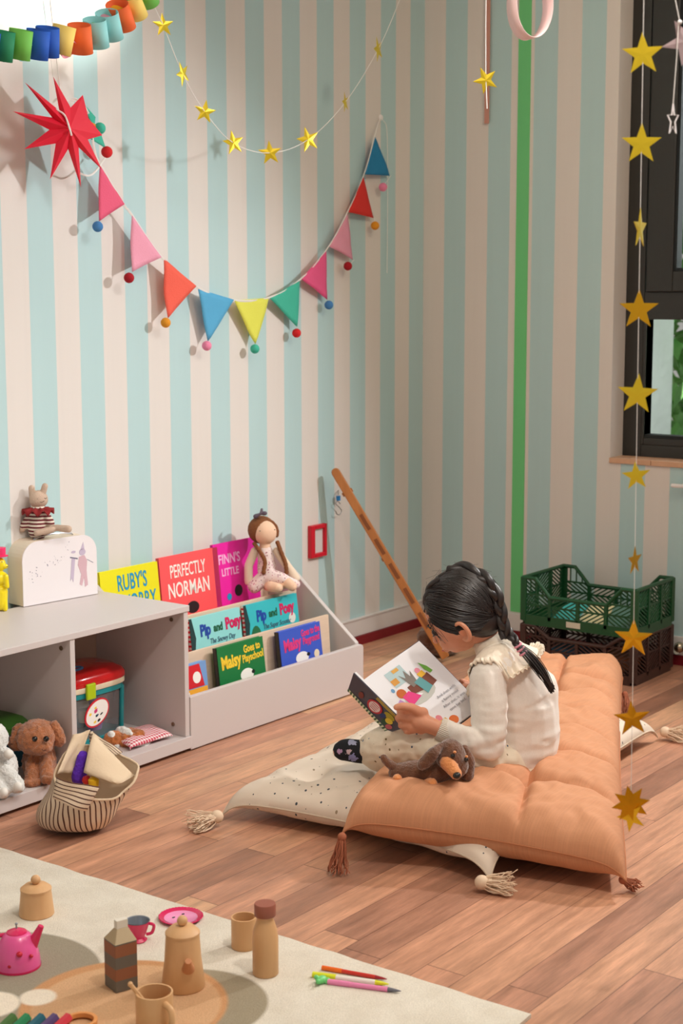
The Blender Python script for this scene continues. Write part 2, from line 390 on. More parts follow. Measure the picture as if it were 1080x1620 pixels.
def plate_x(n, y, z0, z1, m, lean=.0, th=.012, x1=None):
    bm = NB(); M = T((0, y, z0)) @ Matrix.Rotation(-lean, 4, 'X'); box(bm, (SX0+.018, 0, 0), ((x1 or SX1-.04), th, z1-z0), M); return obj(n, bm, m, rack, world=True, bevel=.0015)
plate_x('divider_panel', 3.115, .02, .262, birch.m, .06)
plate_x('divider_panel', 3.255, .02, .335, birch.m, .05)
plate_x('back_panel', 3.415, .02, .455, birch.m, .0, x1=SX1-.018)
bm = NB(); box(bm, (SX0+.018, 3.03, .012), (SX1-.018, 3.42, .024)); obj('bottom_shelf', bm, grey, rack, world=True)
bm = NB(); box(bm, (SX0+.018, 3.14, .105), (SX1-.018, 3.255, .115)); box(bm, (SX0+.018, 3.28, .21), (SX1-.018, 3.415, .22)); obj('tier_shelf', bm, birch.m, rack, world=True)

paper = mat('page_white', lin(240, 238, 232), .6)
def cover(name, c, rough=.35): return mat(name, c, rough)
BK = 0
def book(label, x0, x1, y, z0, h, lean, m, t=.012, tilt=0, grp=None, spine=None, yaw=0):
    """x0..x1 along the shelf; stands at (y,z0) leaning back"""
    w = x1-x0; b = thing('picture_book', label, 'book', ((x0+x1)/2, y, z0), 0, grp)
    M = T(((x0+x1)/2, y, z0)) @ RZ(yaw) @ Matrix.Rotation(-lean, 4, 'X') @ Matrix.Rotation(tilt, 4, 'Y')
    bm = NB(); box(bm, (-w/2, 0, 0), (w/2, .0018, h), M); obj('front_cover', bm, m, b, world=True)
    bm = NB(); box(bm, (-w/2, t-.0018, 0), (w/2, t, h), M); obj('back_cover', bm, m, b, world=True)
    bm = NB(); box(bm, (-w/2, .0, 0), (-w/2+.0018, t, h), M); obj('spine', bm, spine or m, b, world=True)
    bm = NB(); box(bm, (-w/2+.002, .002, .003), (w/2-.003, t-.002, h-.003), M); obj('page_block', bm, paper, b, world=True)
    C = M @ Matrix(((1, 0, 0, 0), (0, 0, -1, -.0006), (0, 1, 0, 0), (0, 0, 0, 1)))   # cover frame: x right, y up, z out
    return b, C, w, h
def patch(name, pts, m, b, C, z=.0003):
    bm = NB(); prism(bm, pts, .0006, C @ T((0, 0, z))); return obj(name, bm, m, b, world=True)
def circ(cx, cy, r, ry=None, n=20): return [(cx+r*cos(2*pi*k/n), cy+(ry or r)*sin(2*pi*k/n)) for k in range(n)]
def sp(n, c, r=.4): return mat(n, lin(*c), r)
wht = sp('print_white', (250, 246, 240)); blk = sp('print_black', (32, 30, 34))
# back tier
yb = 3.385
b, C, w, h = book('bright yellow picture book with blue hand-drawn title, left end of the back tier', 3.296, PY(258, 890, yb).x, yb, .222, .275, .1, sp('yellow_cover', (240, 232, 30)), grp=None)
blu = sp('print_blue', (28, 150, 200))
text('title', "RUBY'S", .072, blu, b, C @ T((.01, .226, 0)), .60, .0010); text('title', "WORRY", .072, blu, b, C @ T((.03, .160, 0)), .62, .0010)
b, C, w, h = book('coral picture book with white hand-drawn title on the back tier', PY(260, 886, yb).x, PY(353, 872, yb).x, yb, .222, .283, .1, sp('coral_cover', (250, 92, 96)))
text('title', "PERFECTLY", .062, wht, b, C @ T((-.01, .228, 0)), .56, .0004); text('title', "NORMAN", .070, wht, b, C @ T((-.01, .165, 0)), .66, .0008)
patch('hair_print', circ(.0, .10, .03, .02), blk, b, C)
b, C, w, h = book('magenta picture book with pale title behind the rag doll', PY(343, 868, yb).x+.008, PY(394, 857, yb).x+.07, yb, .222, .292, .1, sp('magenta_cover', (238, 36, 168)), t=.010)
lil = sp('print_lilac', (250, 190, 235))
text('title', "FINN'S", .046, lil, b, C @ T((-.035, .235, 0)), .85, .001); text('title', "LITTLE", .036, lil, b, C @ T((-.035, .190, 0)), .85, .0008)
patch('print_shape', circ(.0, .12, .02), blk, b, C); patch('print_shape', circ(-.05, .105, .012), blu, b, C)
# middle tier
yb = 3.215
def pip(label, px0, px1, ptop, sub, cm, dx):
    x0, x1 = PY(px0, ptop, yb).x, PY(px1, ptop, yb).x
    b, C, w, h = book(label, x0, x1, yb, .117, .215, .12, cm, spine=wht)
    bm = NB()
    for k in range(14): box(bm, (x0-.0004, yb, .12+k*.0152), (x0+.0006, yb+.0125, .127+k*.0152), T(((x0+x1)/2, yb, .117)) @ Matrix.Rotation(-.12, 4, 'X') @ T((-(x0+x1)/2, -yb, -.117)))
    obj('spine_stripes', bm, sp('print_red', (216, 40, 56)), b, world=True)
    pts = [(-w/2, 0), (-w/2+.012, 0), (-w/2+.022, .05), (-w/2+.014, .10), (-w/2+.024, .15), (-w/2+.01, h), (-w/2, h)]
    patch('tree_print', pts, sp('print_teal_dark', (34, 64, 66)), b, C)
    text('title', "Pip", .052, sp('print_navy', (36, 74, 168)), b, C @ T((-.068+dx, .168, .0004)) @ RZ(.02), .78, .0022)
    text('title', "and", .036, sp('print_green', (30, 100, 70)), b, C @ T((-.006+dx, .168, .0004)), .85, .0014)
    text('title', "Posy", .052, sp('print_crimson', (214, 30, 96)), b, C @ T((.068+dx, .172, .0004)) @ RZ(.04), .78, .0022)
    text('subtitle', sub, .024, sp('print_slate', (70, 110, 130)), b, C @ T((.01+dx, .128, .0004)), .8, .0003, ital=.2)
    return b, C
b, C = pip('pale aqua picture book with white and red striped spine, left book of the middle tier', 308, 388, 985, 'The Snowy Day', sp('aqua_cover', (150, 222, 222)), .016)
patch('snow_print', [(-.09, 0), (.11, 0), (.11, .09), (-.09, .11)], sp('print_snow', (226, 238, 240)), b, C)
b, C = pip('turquoise picture book with white and red striped spine, right end of the middle tier', 394, 478, 960, 'The Super Scooter', sp('turquoise_cover', (60, 190, 200)), .012)
patch('bush_print', circ(-.09, .08, .03, .06), sp('print_bush', (44, 110, 70)), b, C); patch('figure_print', circ(.105, .135, .018), sp('print_face', (230, 226, 220)), b, C)
b, C, w, h = book('red picture book with striped spine mostly behind the cabinet corner', 3.30, PY(306, 1000, yb).x-.004, yb+.004, .117, .19, .12, sp('red_cover', (226, 56, 48)))
# front tier
yb = 3.066
b, C, w, h = book('green picture book with yellow title in the front tier', PY(352, 1025, yb).x, PY(425, 1007, yb).x, yb, .04, .225, .12, sp('green_cover', (24, 120, 62)), t=.016, spine=sp('spine_dark', (50, 44, 40)))
yel = sp('print_yellow', (248, 208, 60))
text('title', 'Maisy', .056, yel, b, C @ T((-.05, .172, 0)) @ RZ(.04), .74, .0022); text('title', 'Goes to\nPlayschool', .034, yel, b, C @ T((.055, .185, 0)) @ RZ(.05), .72, .001)
patch('figure_print', circ(.02, .118, .032, .020), wht, b, C); patch('figure_print', circ(.05, .122, .008, .006), blk, b, C, .0009)
b, C, w, h = book('blue picture book with pink title at the right of the front tier', PY(450, 1000, yb).x, PY(515, 984, yb).x, yb, .04, .222, .12, sp('blue_cover', (62, 92, 200)), t=.018, spine=sp('spine_dark', (50, 44, 40)))
pk = sp('print_pink', (226, 62, 130))
text('title', 'Maisy', .054, pk, b, C @ T((-.045, .170, 0)) @ RZ(.06), .74, .0022); text('title', 'Goes to the\nPlayground', .032, pk, b, C @ T((.055, .185, 0)) @ RZ(.05), .64, .001)
patch('figure_print', circ(.0, .118, .034, .020), wht, b, C); patch('figure_print', circ(.078, .118, .014), sp('print_cream', (240, 222, 190)), b, C); patch('figure_print', circ(.033, .124, .009, .006), blk, b, C, .0009)
x1 = PY(330, 1042, yb).x
b, C, w, h = book('red and yellow house-shaped board book at the left of the front tier', 3.296, x1+.012, yb, .04, .20, .12, sp('house_blue', (120, 160, 214)), t=.016)
patch('roof_print', [(-w/2, .125), (.05, .125), (.034, .195), (-w/2, .195)], sp('print_roof', (214, 34, 48)), b, C)
patch('wall_print', [(-w/2, 0), (w/2-.003, 0), (w/2-.003, .122), (-w/2, .122)], sp('print_wall', (246, 176, 56)), b, C)
patch('badge_print', circ(.018, .155, .018), wht, b, C, .0009)
for wx in (-.022, .030): patch('window_print', [(wx-.022, .06), (wx+.022, .06), (wx+.022, .10), (wx-.022, .10)], wht, b, C, .0009); patch('window_print', [(wx-.017, .064), (wx+.017, .064), (wx+.017, .096), (wx-.017, .096)], sp('print_pane', (70, 110, 190)) if wx > .03 else sp('print_green', (30, 100, 70)), b, C, .0014)
text('title', "'s\ne", .045, yel, b, C @ T((-.032, .160, .0009)), .5, .0012)

# ------------------------------------------------------------------ plush helpers
fur_brown = mat('curly_brown_plush', lin(176, 108, 66), .95, bump=1, bscale=320, var=.22, vscale=60, sheen=.5)
fur_white = mat('white_plush', lin(236, 236, 232), .95, bump=1, bscale=240, var=.06, vscale=50, sheen=.4)
black_bead = mat('black_bead', lin(16, 14, 14), .12, coat=.5)
# ---- curly brown puppy in the left cubby
def puppy():
    base = F(58, 1236, .049); base.y += .05; g = facing(base)
    t = thing('plush_puppy', 'curly brown plush puppy sitting in the cabinet cubby beside the divider', 'soft toy', base)
    S = lambda p: p/700.
    body = [('e', g(62, 1205, .02), (.040, .036, .052)), ('e', g(62, 1180, .02), (.034, .032, .035)),
            ('c', g(50, 1206, -.02), g(50, 1236, -.055), .014, .016), ('c', g(72, 1204, -.02), g(75, 1230, -.055), .014, .015),
            ('e', g(50, 1238, -.062), (.018, .020, .012)), ('e', g(76, 1232, -.062), (.017, .019, .012)),
            ('e', g(58, 1166, .0), (.050, .042, .040)), ('e', g(66, 1182, -.035), (.026, .022, .017))]
    obj_ = blob('body', body, .0035, fur_brown, t, 2, fur(.0035, 110), k=1.22)
    blob('ear', [('c', g(30, 1153, .01), g(27, 1175, -.01), .013, .019)], .003, fur_brown, t, 2, fur(.0035, 110), k=1.22)
    blob('ear', [('c', g(86, 1148, .01), g(93, 1170, .01), .012, .017)], .003, fur_brown, t, 2, fur(.0035, 110), k=1.22)
    for q in ((73, 1169, -.054), (55, 1169, -.050)): bm = NB(); ell(bm, g(*q), .008); obj('eye', bm, black_bead, t, world=True, smooth=True)
    bm = NB(); tube(bm, [g(66, 1185, -.066), g(69, 1188, -.067), g(73, 1186, -.066)], .0012); obj('mouth', bm, mat('thread_dark', lin(90, 46, 30), .8), t, world=True)
puppy()
def whiteplush():
    base = F(2, 1255, .049); base.y += .04; g = facing(base)
    t = thing('plush_lamb', 'white fluffy plush animal cut by the left edge of the cabinet cubby', 'soft toy', base)
    blob('body', [('e', g(-2, 1215, .02), (.045, .04, .05)), ('e', g(-12, 1168, 0), (.036, .034, .036)), ('c', g(5, 1215, -.02), g(27, 1243, -.05), .018, .018),
                  ('c', g(-10, 1230, -.03), g(4, 1252, -.065), .018, .017), ('c', g(2, 1190, 0), g(12, 1193, -.03), .012, .013)], .0035, fur_white, t, 2, fur(.003, 120), k=1.2)
    for q in ((28, 1245, -.064), (6, 1254, -.078)): bm = NB(); ell(bm, g(*q), (.012, .012, .014)); obj('paw', bm, mat('white_velour', lin(238, 234, 226), .9), t, world=True, smooth=True)
    bm = NB(); ell(bm, g(13, 1193, -.04), .012); obj('paw', bm, _m['white_velour'], t, world=True, smooth=True)
whiteplush()
def darktub():
    base = F(-10, 1205, .049); base.y = 3.27; g = facing(base)
    t = thing('toy_box', 'dark green lidded toy tub standing behind the plush toys in the left cubby', 'box', base)
    bm = NB(); M = T((base.x+.03, base.y, .049)); lathe(bm, [(.0, 0), (.085, 0), (.095, .1), (0, .1)], seg=28, M=M); obj('tub', bm, mat('teal_dark_plastic', lin(26, 74, 88), .4), t, world=True, smooth=True, bevel=.002)
    bm = NB(); lathe(bm, [(.0, .1), (.099, .1), (.099, .116), (.06, .134), (0, .136)], seg=28, M=M); obj('lid', bm, mat('green_dark_plastic', lin(58, 106, 34), .4), t, world=True, smooth=True)
darktub()
# ---- red-lidded toy drum
def drum():
    b = V((3.06, 3.265, .049)); t = thing('toy_bucket', 'clear toy bucket with a red lid and teal rim in the right cubby', 'toy box', b)
    red = mat('red_gloss_plastic', lin(206, 20, 24), .16, coat=.4); crm = mat('cream_plastic', lin(240, 226, 196), .35); teal = mat('teal_plastic', lin(30, 140, 146), .3)
    def sq(r, z, n=40):       # rounded square outline
        return [V((b.x+1.22*r*abs(cos(a))**.5*(1 if cos(a) > 0 else -1), b.y+.82*r*abs(sin(a))**.5*(1 if sin(a) > 0 else -1), z)) for a in (2*pi*k/n for k in range(n))]
    def loft(name, prof, m, par=t):
        bm = NB(); R = [[bm.verts.new(p) for p in sq(r, .049+z)] for r, z in prof]
        for A, B in zip(R, R[1:]):
            for k in range(len(A)): bm.faces.new((A[k], A[(k+1) % len(A)], B[(k+1) % len(A)], B[k]))
        bm.faces.new(R[0][::-1]); bm.faces.new(R[-1]); return obj(name, bm, m, par, world=True, smooth=True)
    clear = NT('clear_plastic', .08); clear.p.inputs['Transmission Weight'].default_value = .85; clear.p.inputs['IOR'].default_value = 1.1; clear.base((.8, .78, .82, 1))
    loft('tub', [(.096, .012), (.1, .15)], clear.m); loft('base_rim', [(.1, 0), (.102, .014), (.098, .016)], teal)
    loft('rim', [(.103, .142), (.106, .144), (.106, .160), (.1, .162)], teal)
    loft('rim_band', [(.109, .160), (.111, .162), (.111, .176), (.108, .178)], crm)
    loft('lid', [(.110, .176), (.113, .18), (.112, .194), (.104, .207), (.09, .214), (.085, .218), (.05, .222), (.02, .222)], red)
    bm = NB(); tube(bm, [V((b.x-.045+.026*cos(a), b.y-.035+.015*sin(a), .049+.2225)) for a in (2*pi*k/20 for k in range(21))], .004); obj('lid_ring', bm, mat('blue_plastic', lin(70, 130, 190), .3), t, world=True, smooth=True)
    for sx in (-1, 1):
        for sy in (-1, 1): bm = NB(); tube(bm, [(b.x+sx*.104, b.y+sy*.07, .06), (b.x+sx*.107, b.y+sy*.073, .2)], .007); obj('corner_post', bm, teal, t, world=True, smooth=True)
    y = b.y-.093
    bm = NB(); box(bm, (b.x-.058, y-.006, .188), (b.x-.022, y+.004, .236)); obj('latch', bm, mat('lime_plastic', lin(178, 206, 20), .3), t, world=True, bevel=.004)
    M = Matrix(((1, 0, 0, b.x-.015), (0, 0, -1, y+.002), (0, 1, 0, .143), (0, 0, 0, 1))) @ RZ(.5)
    bm = NB(); prism(bm, circ(0, 0, .052, .038, 28), .003, M); lb = obj('sticker', bm, sp('print_red', (216, 40, 56)), t, world=True)
    bm = NB(); prism(bm, circ(0, 0, .047, .033, 28), .004, M); obj('sticker_face', bm, wht, lb, world=True)
    rr = random.Random(3); cs = [sp('print_yellow', (0, 0, 0)), sp('print_slate', (0, 0, 0)), pk, blk]
    for k in range(9):
        a = rr.uniform(0, 6.3); q = rr.uniform(.006, .026); bm = NB(); prism(bm, circ(q*cos(a)*1.4, q*sin(a), rr.uniform(.003, .008), rr.uniform(.002, .004), 10), .005, M); obj('picture', bm, cs[k % 4], lb, world=True)
    rr = random.Random(5)
    for k in range(7):
        c = V((b.x+rr.uniform(-.07, .07), b.y+rr.uniform(-.05, .05), .085+rr.uniform(0, .07))); bm = NB(); lathe(bm, [(0, -.018), (.022, -.018), (.026, 0), (.022, .018), (0, .018)], c=c, seg=16)
        obj('toy_piece', bm, [crm, mat('mauve_plastic', lin(150, 110, 190), .4), mat('brown_plastic', lin(150, 80, 60), .5), teal][k % 4], t, world=True, smooth=True)
drum()
# ---- sleeping plush on gingham pillow
def guinea():
    gm = NT('gingham_cloth', .85); s = gm.sep(gm.co()); a = gm.math('GREATER_THAN', gm.math('FRACT', gm.math('MULTIPLY', s[0], 95)), .5); bb = gm.math('GREATER_THAN', gm.math('FRACT', gm.math('MULTIPLY', s[1], 95)), .5)
    gm.base(gm.mix(gm.math('MULTIPLY', gm.math('ADD', a, bb), .5), lin(245, 232, 232), lin(196, 28, 66)))
    c = F(235, 1183, .055); c = V((3.165, 3.085, .052))
    t = tag(pillow_obj('gingham_pillow', [(c.x-.085, c.y+.075), (c.x-.12, c.y-.045), (c.x+.05, c.y-.055), (c.x+.085, c.y+.075)], [.05]*4, .032, gm.m), 'small red gingham pillow under the sleeping plush in the right cubby', 'pillow')
    g = facing(V((3.115, 3.10, .08)))
    t = thing('plush_guinea_pig', 'ginger and white plush pet curled up asleep on the gingham pillow', 'soft toy', V((3.115, 3.10, .08)))
    ging = mat('ginger_fur', lin(184, 104, 44), .95, bump=1, bscale=200, var=.3, vscale=40, sheen=.4)
    blob('body', [('c', g(196, 1168, .02), g(216, 1170, .0), .026, .026), ('e', g(206, 1170, 0), (.04, .032, .024))], .003, ging, t, 2, fur(.004, 90), k=1.25)
    blob('head', [('e', g(180, 1170, -.02), (.027, .024, .021))], .003, ging, t, 2, fur(.003, 100), k=1.25)
    blob('white_patch', [('e', g(222, 1178, -.012), (.026, .022, .018)), ('c', g(176, 1162, -.035), g(184, 1182, -.036), .009, .011), ('e', g(196, 1160, -.004), (.012, .03, .016))], .003, fur_white, t, 2, fur(.003, 100), k=1.25)
def pillow_obj(name, cor, zb, h, m, parent=None, tufts=(), crease=(), NU=60, NV=60, pinch=.02, edge=.36, wob=.004, dd=.03, seam=None, power=3.2, power2=None, sag=.7, dome=.28):
    iu_ = lambda w: 4*w*(1-w)
    bm = NB(); Tt = []; Bt = []
    c = [V((*p, 0)) for p in cor]
    def P(u, v, side):
        q = (c[0]*(1-u)+c[1]*u)*(1-v) + (c[3]*(1-u)+c[2]*u)*v; z0 = (zb[0]*(1-u)+zb[1]*u)*(1-v)+(zb[3]*(1-u)+zb[2]*u)*v
        mid = (c[0]+c[1]+c[2]+c[3])/4
        a, b = 1-abs(2*u-1)**power, 1-abs(2*v-1)**(power2 or power)
        t = max(0, a*b)**.5*(1-dome+dome*(iu_(u)*iu_(v))**.5)
        iu = 4*u*(1-u); iv = 4*v*(1-v)
        # edges bow inward between the corners
        q = q + (c[1]-c[0])*( (.5-u)*2*pinch*iv ) + (c[3]-c[0])*((.5-v)*2*pinch*iu)
        cn_ = max(0, 1-iu)**6*max(0, 1-iv)**10; he = h*edge*(1-sag*cn_)
        z = z0 + he + (h*(1-edge)*t if side else -he*t*.98)
        if side:
            n = noise.noise(q*9)*wob*2.2+noise.noise(q*26)*wob; z += n*t
            for tu, tv in tufts:
                du = (u-tu)*(c[1]-c[0]).length; dv = (v-tv)*(c[3]-c[0]).length; r2 = du*du+dv*dv; z -= dd*t*math.exp(-r2/.0022)
            for (ax, val, amp, wd) in crease:
                x = ((u-val)*(c[1]-c[0]).length) if ax == 'u' else ((v-val)*(c[3]-c[0]).length)
                z -= amp*t*math.exp(-(abs(x)/wd)**1.3)
        else: z += noise.noise(q*14)*wob*.5
        return V((q.x, q.y, max(z, .002)))
    for i in range(NU+1):
        u = .5-.5*cos(pi*i/NU)*1.0; u = .5*u+.5*i/NU
        ra, rb = [], []
        for j in range(NV+1):
            v = .5*(.5-.5*cos(pi*j/NV))+.5*j/NV; ra.append(bm.verts.new(P(u, v, True))); e_ = i in (0, NU) or j in (0, NV)
            rb.append(ra[-1] if e_ else bm.verts.new(P(u, v, False)))
        Tt.append(ra); Bt.append(rb)
    for i in range(NU):
        for j in range(NV):
            bm.faces.new((Tt[i][j], Tt[i+1][j], Tt[i+1][j+1], Tt[i][j+1]))
            try: bm.faces.new((Bt[i][j], Bt[i][j+1], Bt[i+1][j+1], Bt[i+1][j]))
            except ValueError: pass
    ring = [Tt[i][0].co.copy() for i in range(NU+1)]+[Tt[NU][j].co.copy() for j in range(1, NV+1)]+[Tt[i][NV].co.copy() for i in range(NU-1, -1, -1)]+[Tt[0][j].co.copy() for j in range(NV-1, -1, -1)]
    o = obj(name, bm, m, parent, world=True, smooth=True)
    if seam:
        bm = NB(); tube(bm, ring, .0022, 6); obj('seam_piping', bm, seam, o if parent is None else parent, world=True, smooth=True)
    return o
guinea()
# ---- suitcase
def suitcase():
    a, b = V((2.967, 3.33, .446)), V((3.232, 3.31, .446)); b = a+V((b.x-a.x, 0, 0)).normalized()*.268
    a = F(37, 961, .446); b = F(154, 940, .446); w = (b-a).length; ang = atan2((b-a).y, (b-a).x); D = .082
    t = thing('toy_suitcase', 'white cardboard toy suitcase with a faint drawing, standing on the grey cabinet', 'suitcase', a, ang)
    card = mat('white_card', lin(238, 232, 234), .5); cream = mat('cream_card_edge', lin(236, 218, 196), .6)
    h = .190; r = .055
    def outline(w_, h_, r_, ox=0): 
        P = [(ox, .002), (w_-ox, .002)]
        P += [(w_-ox-r_+r_*sin(k/8*pi/2+0)*1, h_-r_+r_*cos(k/8*pi/2)) for k in range(8, -1, -1)]
        P += [(ox+r_-r_*sin(k/8*pi/2), h_-r_+r_*cos(k/8*pi/2)) for k in range(0, 9)]
        return P
    M0 = Matrix(((1, 0, 0, 0), (0, 0, 1, D/2), (0, 1, 0, 0), (0, 0, 0, 1)))
    bm = NB(); prism(bm, outline(w, h, r), D-.004, M0); obj('case_side', bm, cream, t, bevel=.002)
    bm = NB(); prism(bm, outline(w, h, r), .003, M0 @ T((0, 0, -D/2+.0))); f = obj('front_panel', bm, card, t)
    bm = NB(); prism(bm, outline(w, h, r), .003, M0 @ T((0, 0, D/2))); obj('back_panel', bm, card, t)
    C = Matrix(((1, 0, 0, 0), (0, 0, -1, -.0018), (0, 1, 0, 0), (0, 0, 0, 1)))
    rr = random.Random(11); lil_ = sp('faint_lilac', (200, 186, 208)); gr = sp('faint_grey', (120, 118, 140)); rose = sp('faint_rose', (214, 178, 188))
    bm = NB()
    for k in range(44): x = rr.uniform(.02, .17); y = .05+rr.random()*.04+x*.5; prism(bm, circ(x, y, rr.uniform(.0005, .0015), n=6), .0006, C)
    obj('speck_print', bm, gr, f)
    def pp(n, pts, m): bm = NB(); prism(bm, pts, .0006, C @ T((0, 0, .0002))); obj(n, bm, m, f)
    pp('figure_print', [(.205, .04), (.212, .07), (.2, .10), (.205, .125), (.225, .128), (.235, .11), (.232, .08), (.236, .035), (.225, .03), (.222, .06), (.214, .035)], rose)
    pp('figure_print', circ(.218, .138, .012, .010), lil_); pp('hat_print', [(.210, .144), (.226, .146), (.222, .168)], lil_)
    pp('cape_print', [(.182, .05), (.19, .12), (.178, .125), (.170, .055), (.176, .062)], lil_); pp('cape_print', [(.172, .125), (.2, .118), (.2, .122), (.172, .129)], gr)
    pp('stick_print', [(.235, .113), (.258, .100), (.258, .1015), (.235, .1145)], gr); pp('stick_print', circ(.185, .142, .008, .004), lil_)
    chrome = mat('chrome_wire', lin(190, 190, 195), .15, metal=1)
    bm = NB(); tube(bm, spline([(.06, .02, h), (.068, .02, h+.006), (.13, .018, h+.012), (.19, .02, h+.006), (.2, .02, h)]), .0025); obj('handle', bm, chrome, t, smooth=True)
    return a, b, ang, h
SA, SB, SANG, SH = suitcase()
# ---- knitted cat doll on the suitcase
def catdoll():
    base = SA+(SB-SA)*.36+V((0, .045, SH)); g = facing(base)
    t = thing('knitted_cat_doll', 'beige knitted cat doll with a striped jumper and rust ruff on the suitcase', 'doll', base)
    knit = mat('beige_knit', lin(204, 178, 158), .95, bump=.6, bscale=300)
    blob('body', [('e', g(61, 790, 0), (.024, .02, .022)), ('c', g(60, 800, 0), g(60, 835, 0), .014, .022), ('c', g(51, 788, 0), g(50, 772, .0), .0075, .0075), ('c', g(66, 787, 0), g(71, 769, 0), .0075, .0075),
                  ('c', g(52, 812, 0), g(35, 838, -.01), .008, .007), ('c', g(70, 812, 0), g(82, 832, -.01), .008, .007),
                  ('ch', [(g(62, 842, 0), .010), (g(82, 838, -.03), .008), (g(58, 843, -.045), .008)]), ('ch', [(g(60, 842, 0), .010), (g(90, 835, -.02), .008), (g(108, 837, -.03), .009)])], .0022, knit, t, 2, k=1.25)
    sm = NT('striped_knit', .95); s = sm.sep(sm.co('Object')); k = sm.math('GREATER_THAN', sm.math('FRACT', sm.math('MULTIPLY', s[2], 92)), .52); sm.base(sm.mix(k, lin(232, 222, 206), lin(112, 34, 44)))
    blob('jumper', [('c', g(60, 806, 0), g(60, 838, 0), .018, .0245), ('c', g(52, 812, 0), g(38, 832, -.008), .011, .010), ('c', g(70, 812, 0), g(80, 827, -.008), .011, .010)], .0022, sm.m, t, 2, k=1.25)
    rust = mat('rust_cloth', lin(138, 32, 34), .9); bm = NB(); n = 72; R = []
    cc = g(60, 803, 0)
    for ri, zz in ((.014, .004), (.034, .003), (.050, -.003)):
        R.append([bm.verts.new(cc+V((ri*cos(a), ri*sin(a)*.9, zz+(.008*sin(9*a)*(ri/.05)**2) - .008*(ri > .03)))) for a in (2*pi*k/n for k in range(n))])
    for A, B in zip(R, R[1:]):
        for k in range(n): bm.faces.new((A[k], A[(k+1) % n], B[(k+1) % n], B[k]))
    o = obj('ruff_collar', bm, rust, t, world=True, smooth=True); o.modifiers.new('s', 'SOLIDIFY').thickness = .002
    dk = mat('thread_black', lin(50, 38, 36), .8)
    for pts in ([(54, 789), (57, 790.5), (60, 789)], [(70, 788), (72, 789), (74, 787.5)], [(63, 794), (66, 795), (70, 792.5)]):
        bm = NB(); tube(bm, [g(x, y, -.0262+.0000*(x-61)**2) for x, y in pts], .0008); obj('stitched_face', bm, dk, t, world=True)
catdoll()
# ---- yellow rubber bear with pink hat
def bear():
    base = F(3, 966, .446); g = facing(base)
    t = thing('rubber_bear', 'yellow rubber bear figure in a pink top hat at the cabinet edge', 'toy figure', base)
    y = mat('yellow_rubber', lin(246, 222, 10), .35, coat=.2)
    blob('body', [('c', g(0, 935, 0), g(0, 955, 0), .019, .018), ('e', g(0, 915, 0), (.021, .018, .018)), ('e', g(0, 893, 0), (.014, .014, .017)), ('e', g(8, 896, -.003), (.008, .007, .006)),
                  ('c', g(6, 950, -.004), g(8, 963, -.008), .009, .007), ('c', g(-6, 950, -.004), g(-8, 963, -.008), .009, .007), ('c', g(9, 912, -.01), g(11, 928, -.014), .007, .006)], .0018, y, t, 3, k=1.2)
    pkh = mat('pink_hat', lin(240, 50, 110), .5); c = g(0, 880, 0)
    bm = NB(); lathe(bm, [(0, 0), (.023, 0), (.024, .002), (.016, .003), (.017, .025), (.0, .026)], c=c, seg=24); obj('hat', bm, pkh, t, world=True, smooth=True)
    for q in ((3, 889, -.016),): bm = NB(); ell(bm, g(*q), .0016); obj('eye', bm, black_bead, t, world=True)
    bm = NB(); tube(bm, [g(5, 896.5, -.0095), g(9, 897, -.010), (g(13, 896, -.006))], .0006); obj('mouth', bm, _m['thread_black'], t, world=True)
bear()
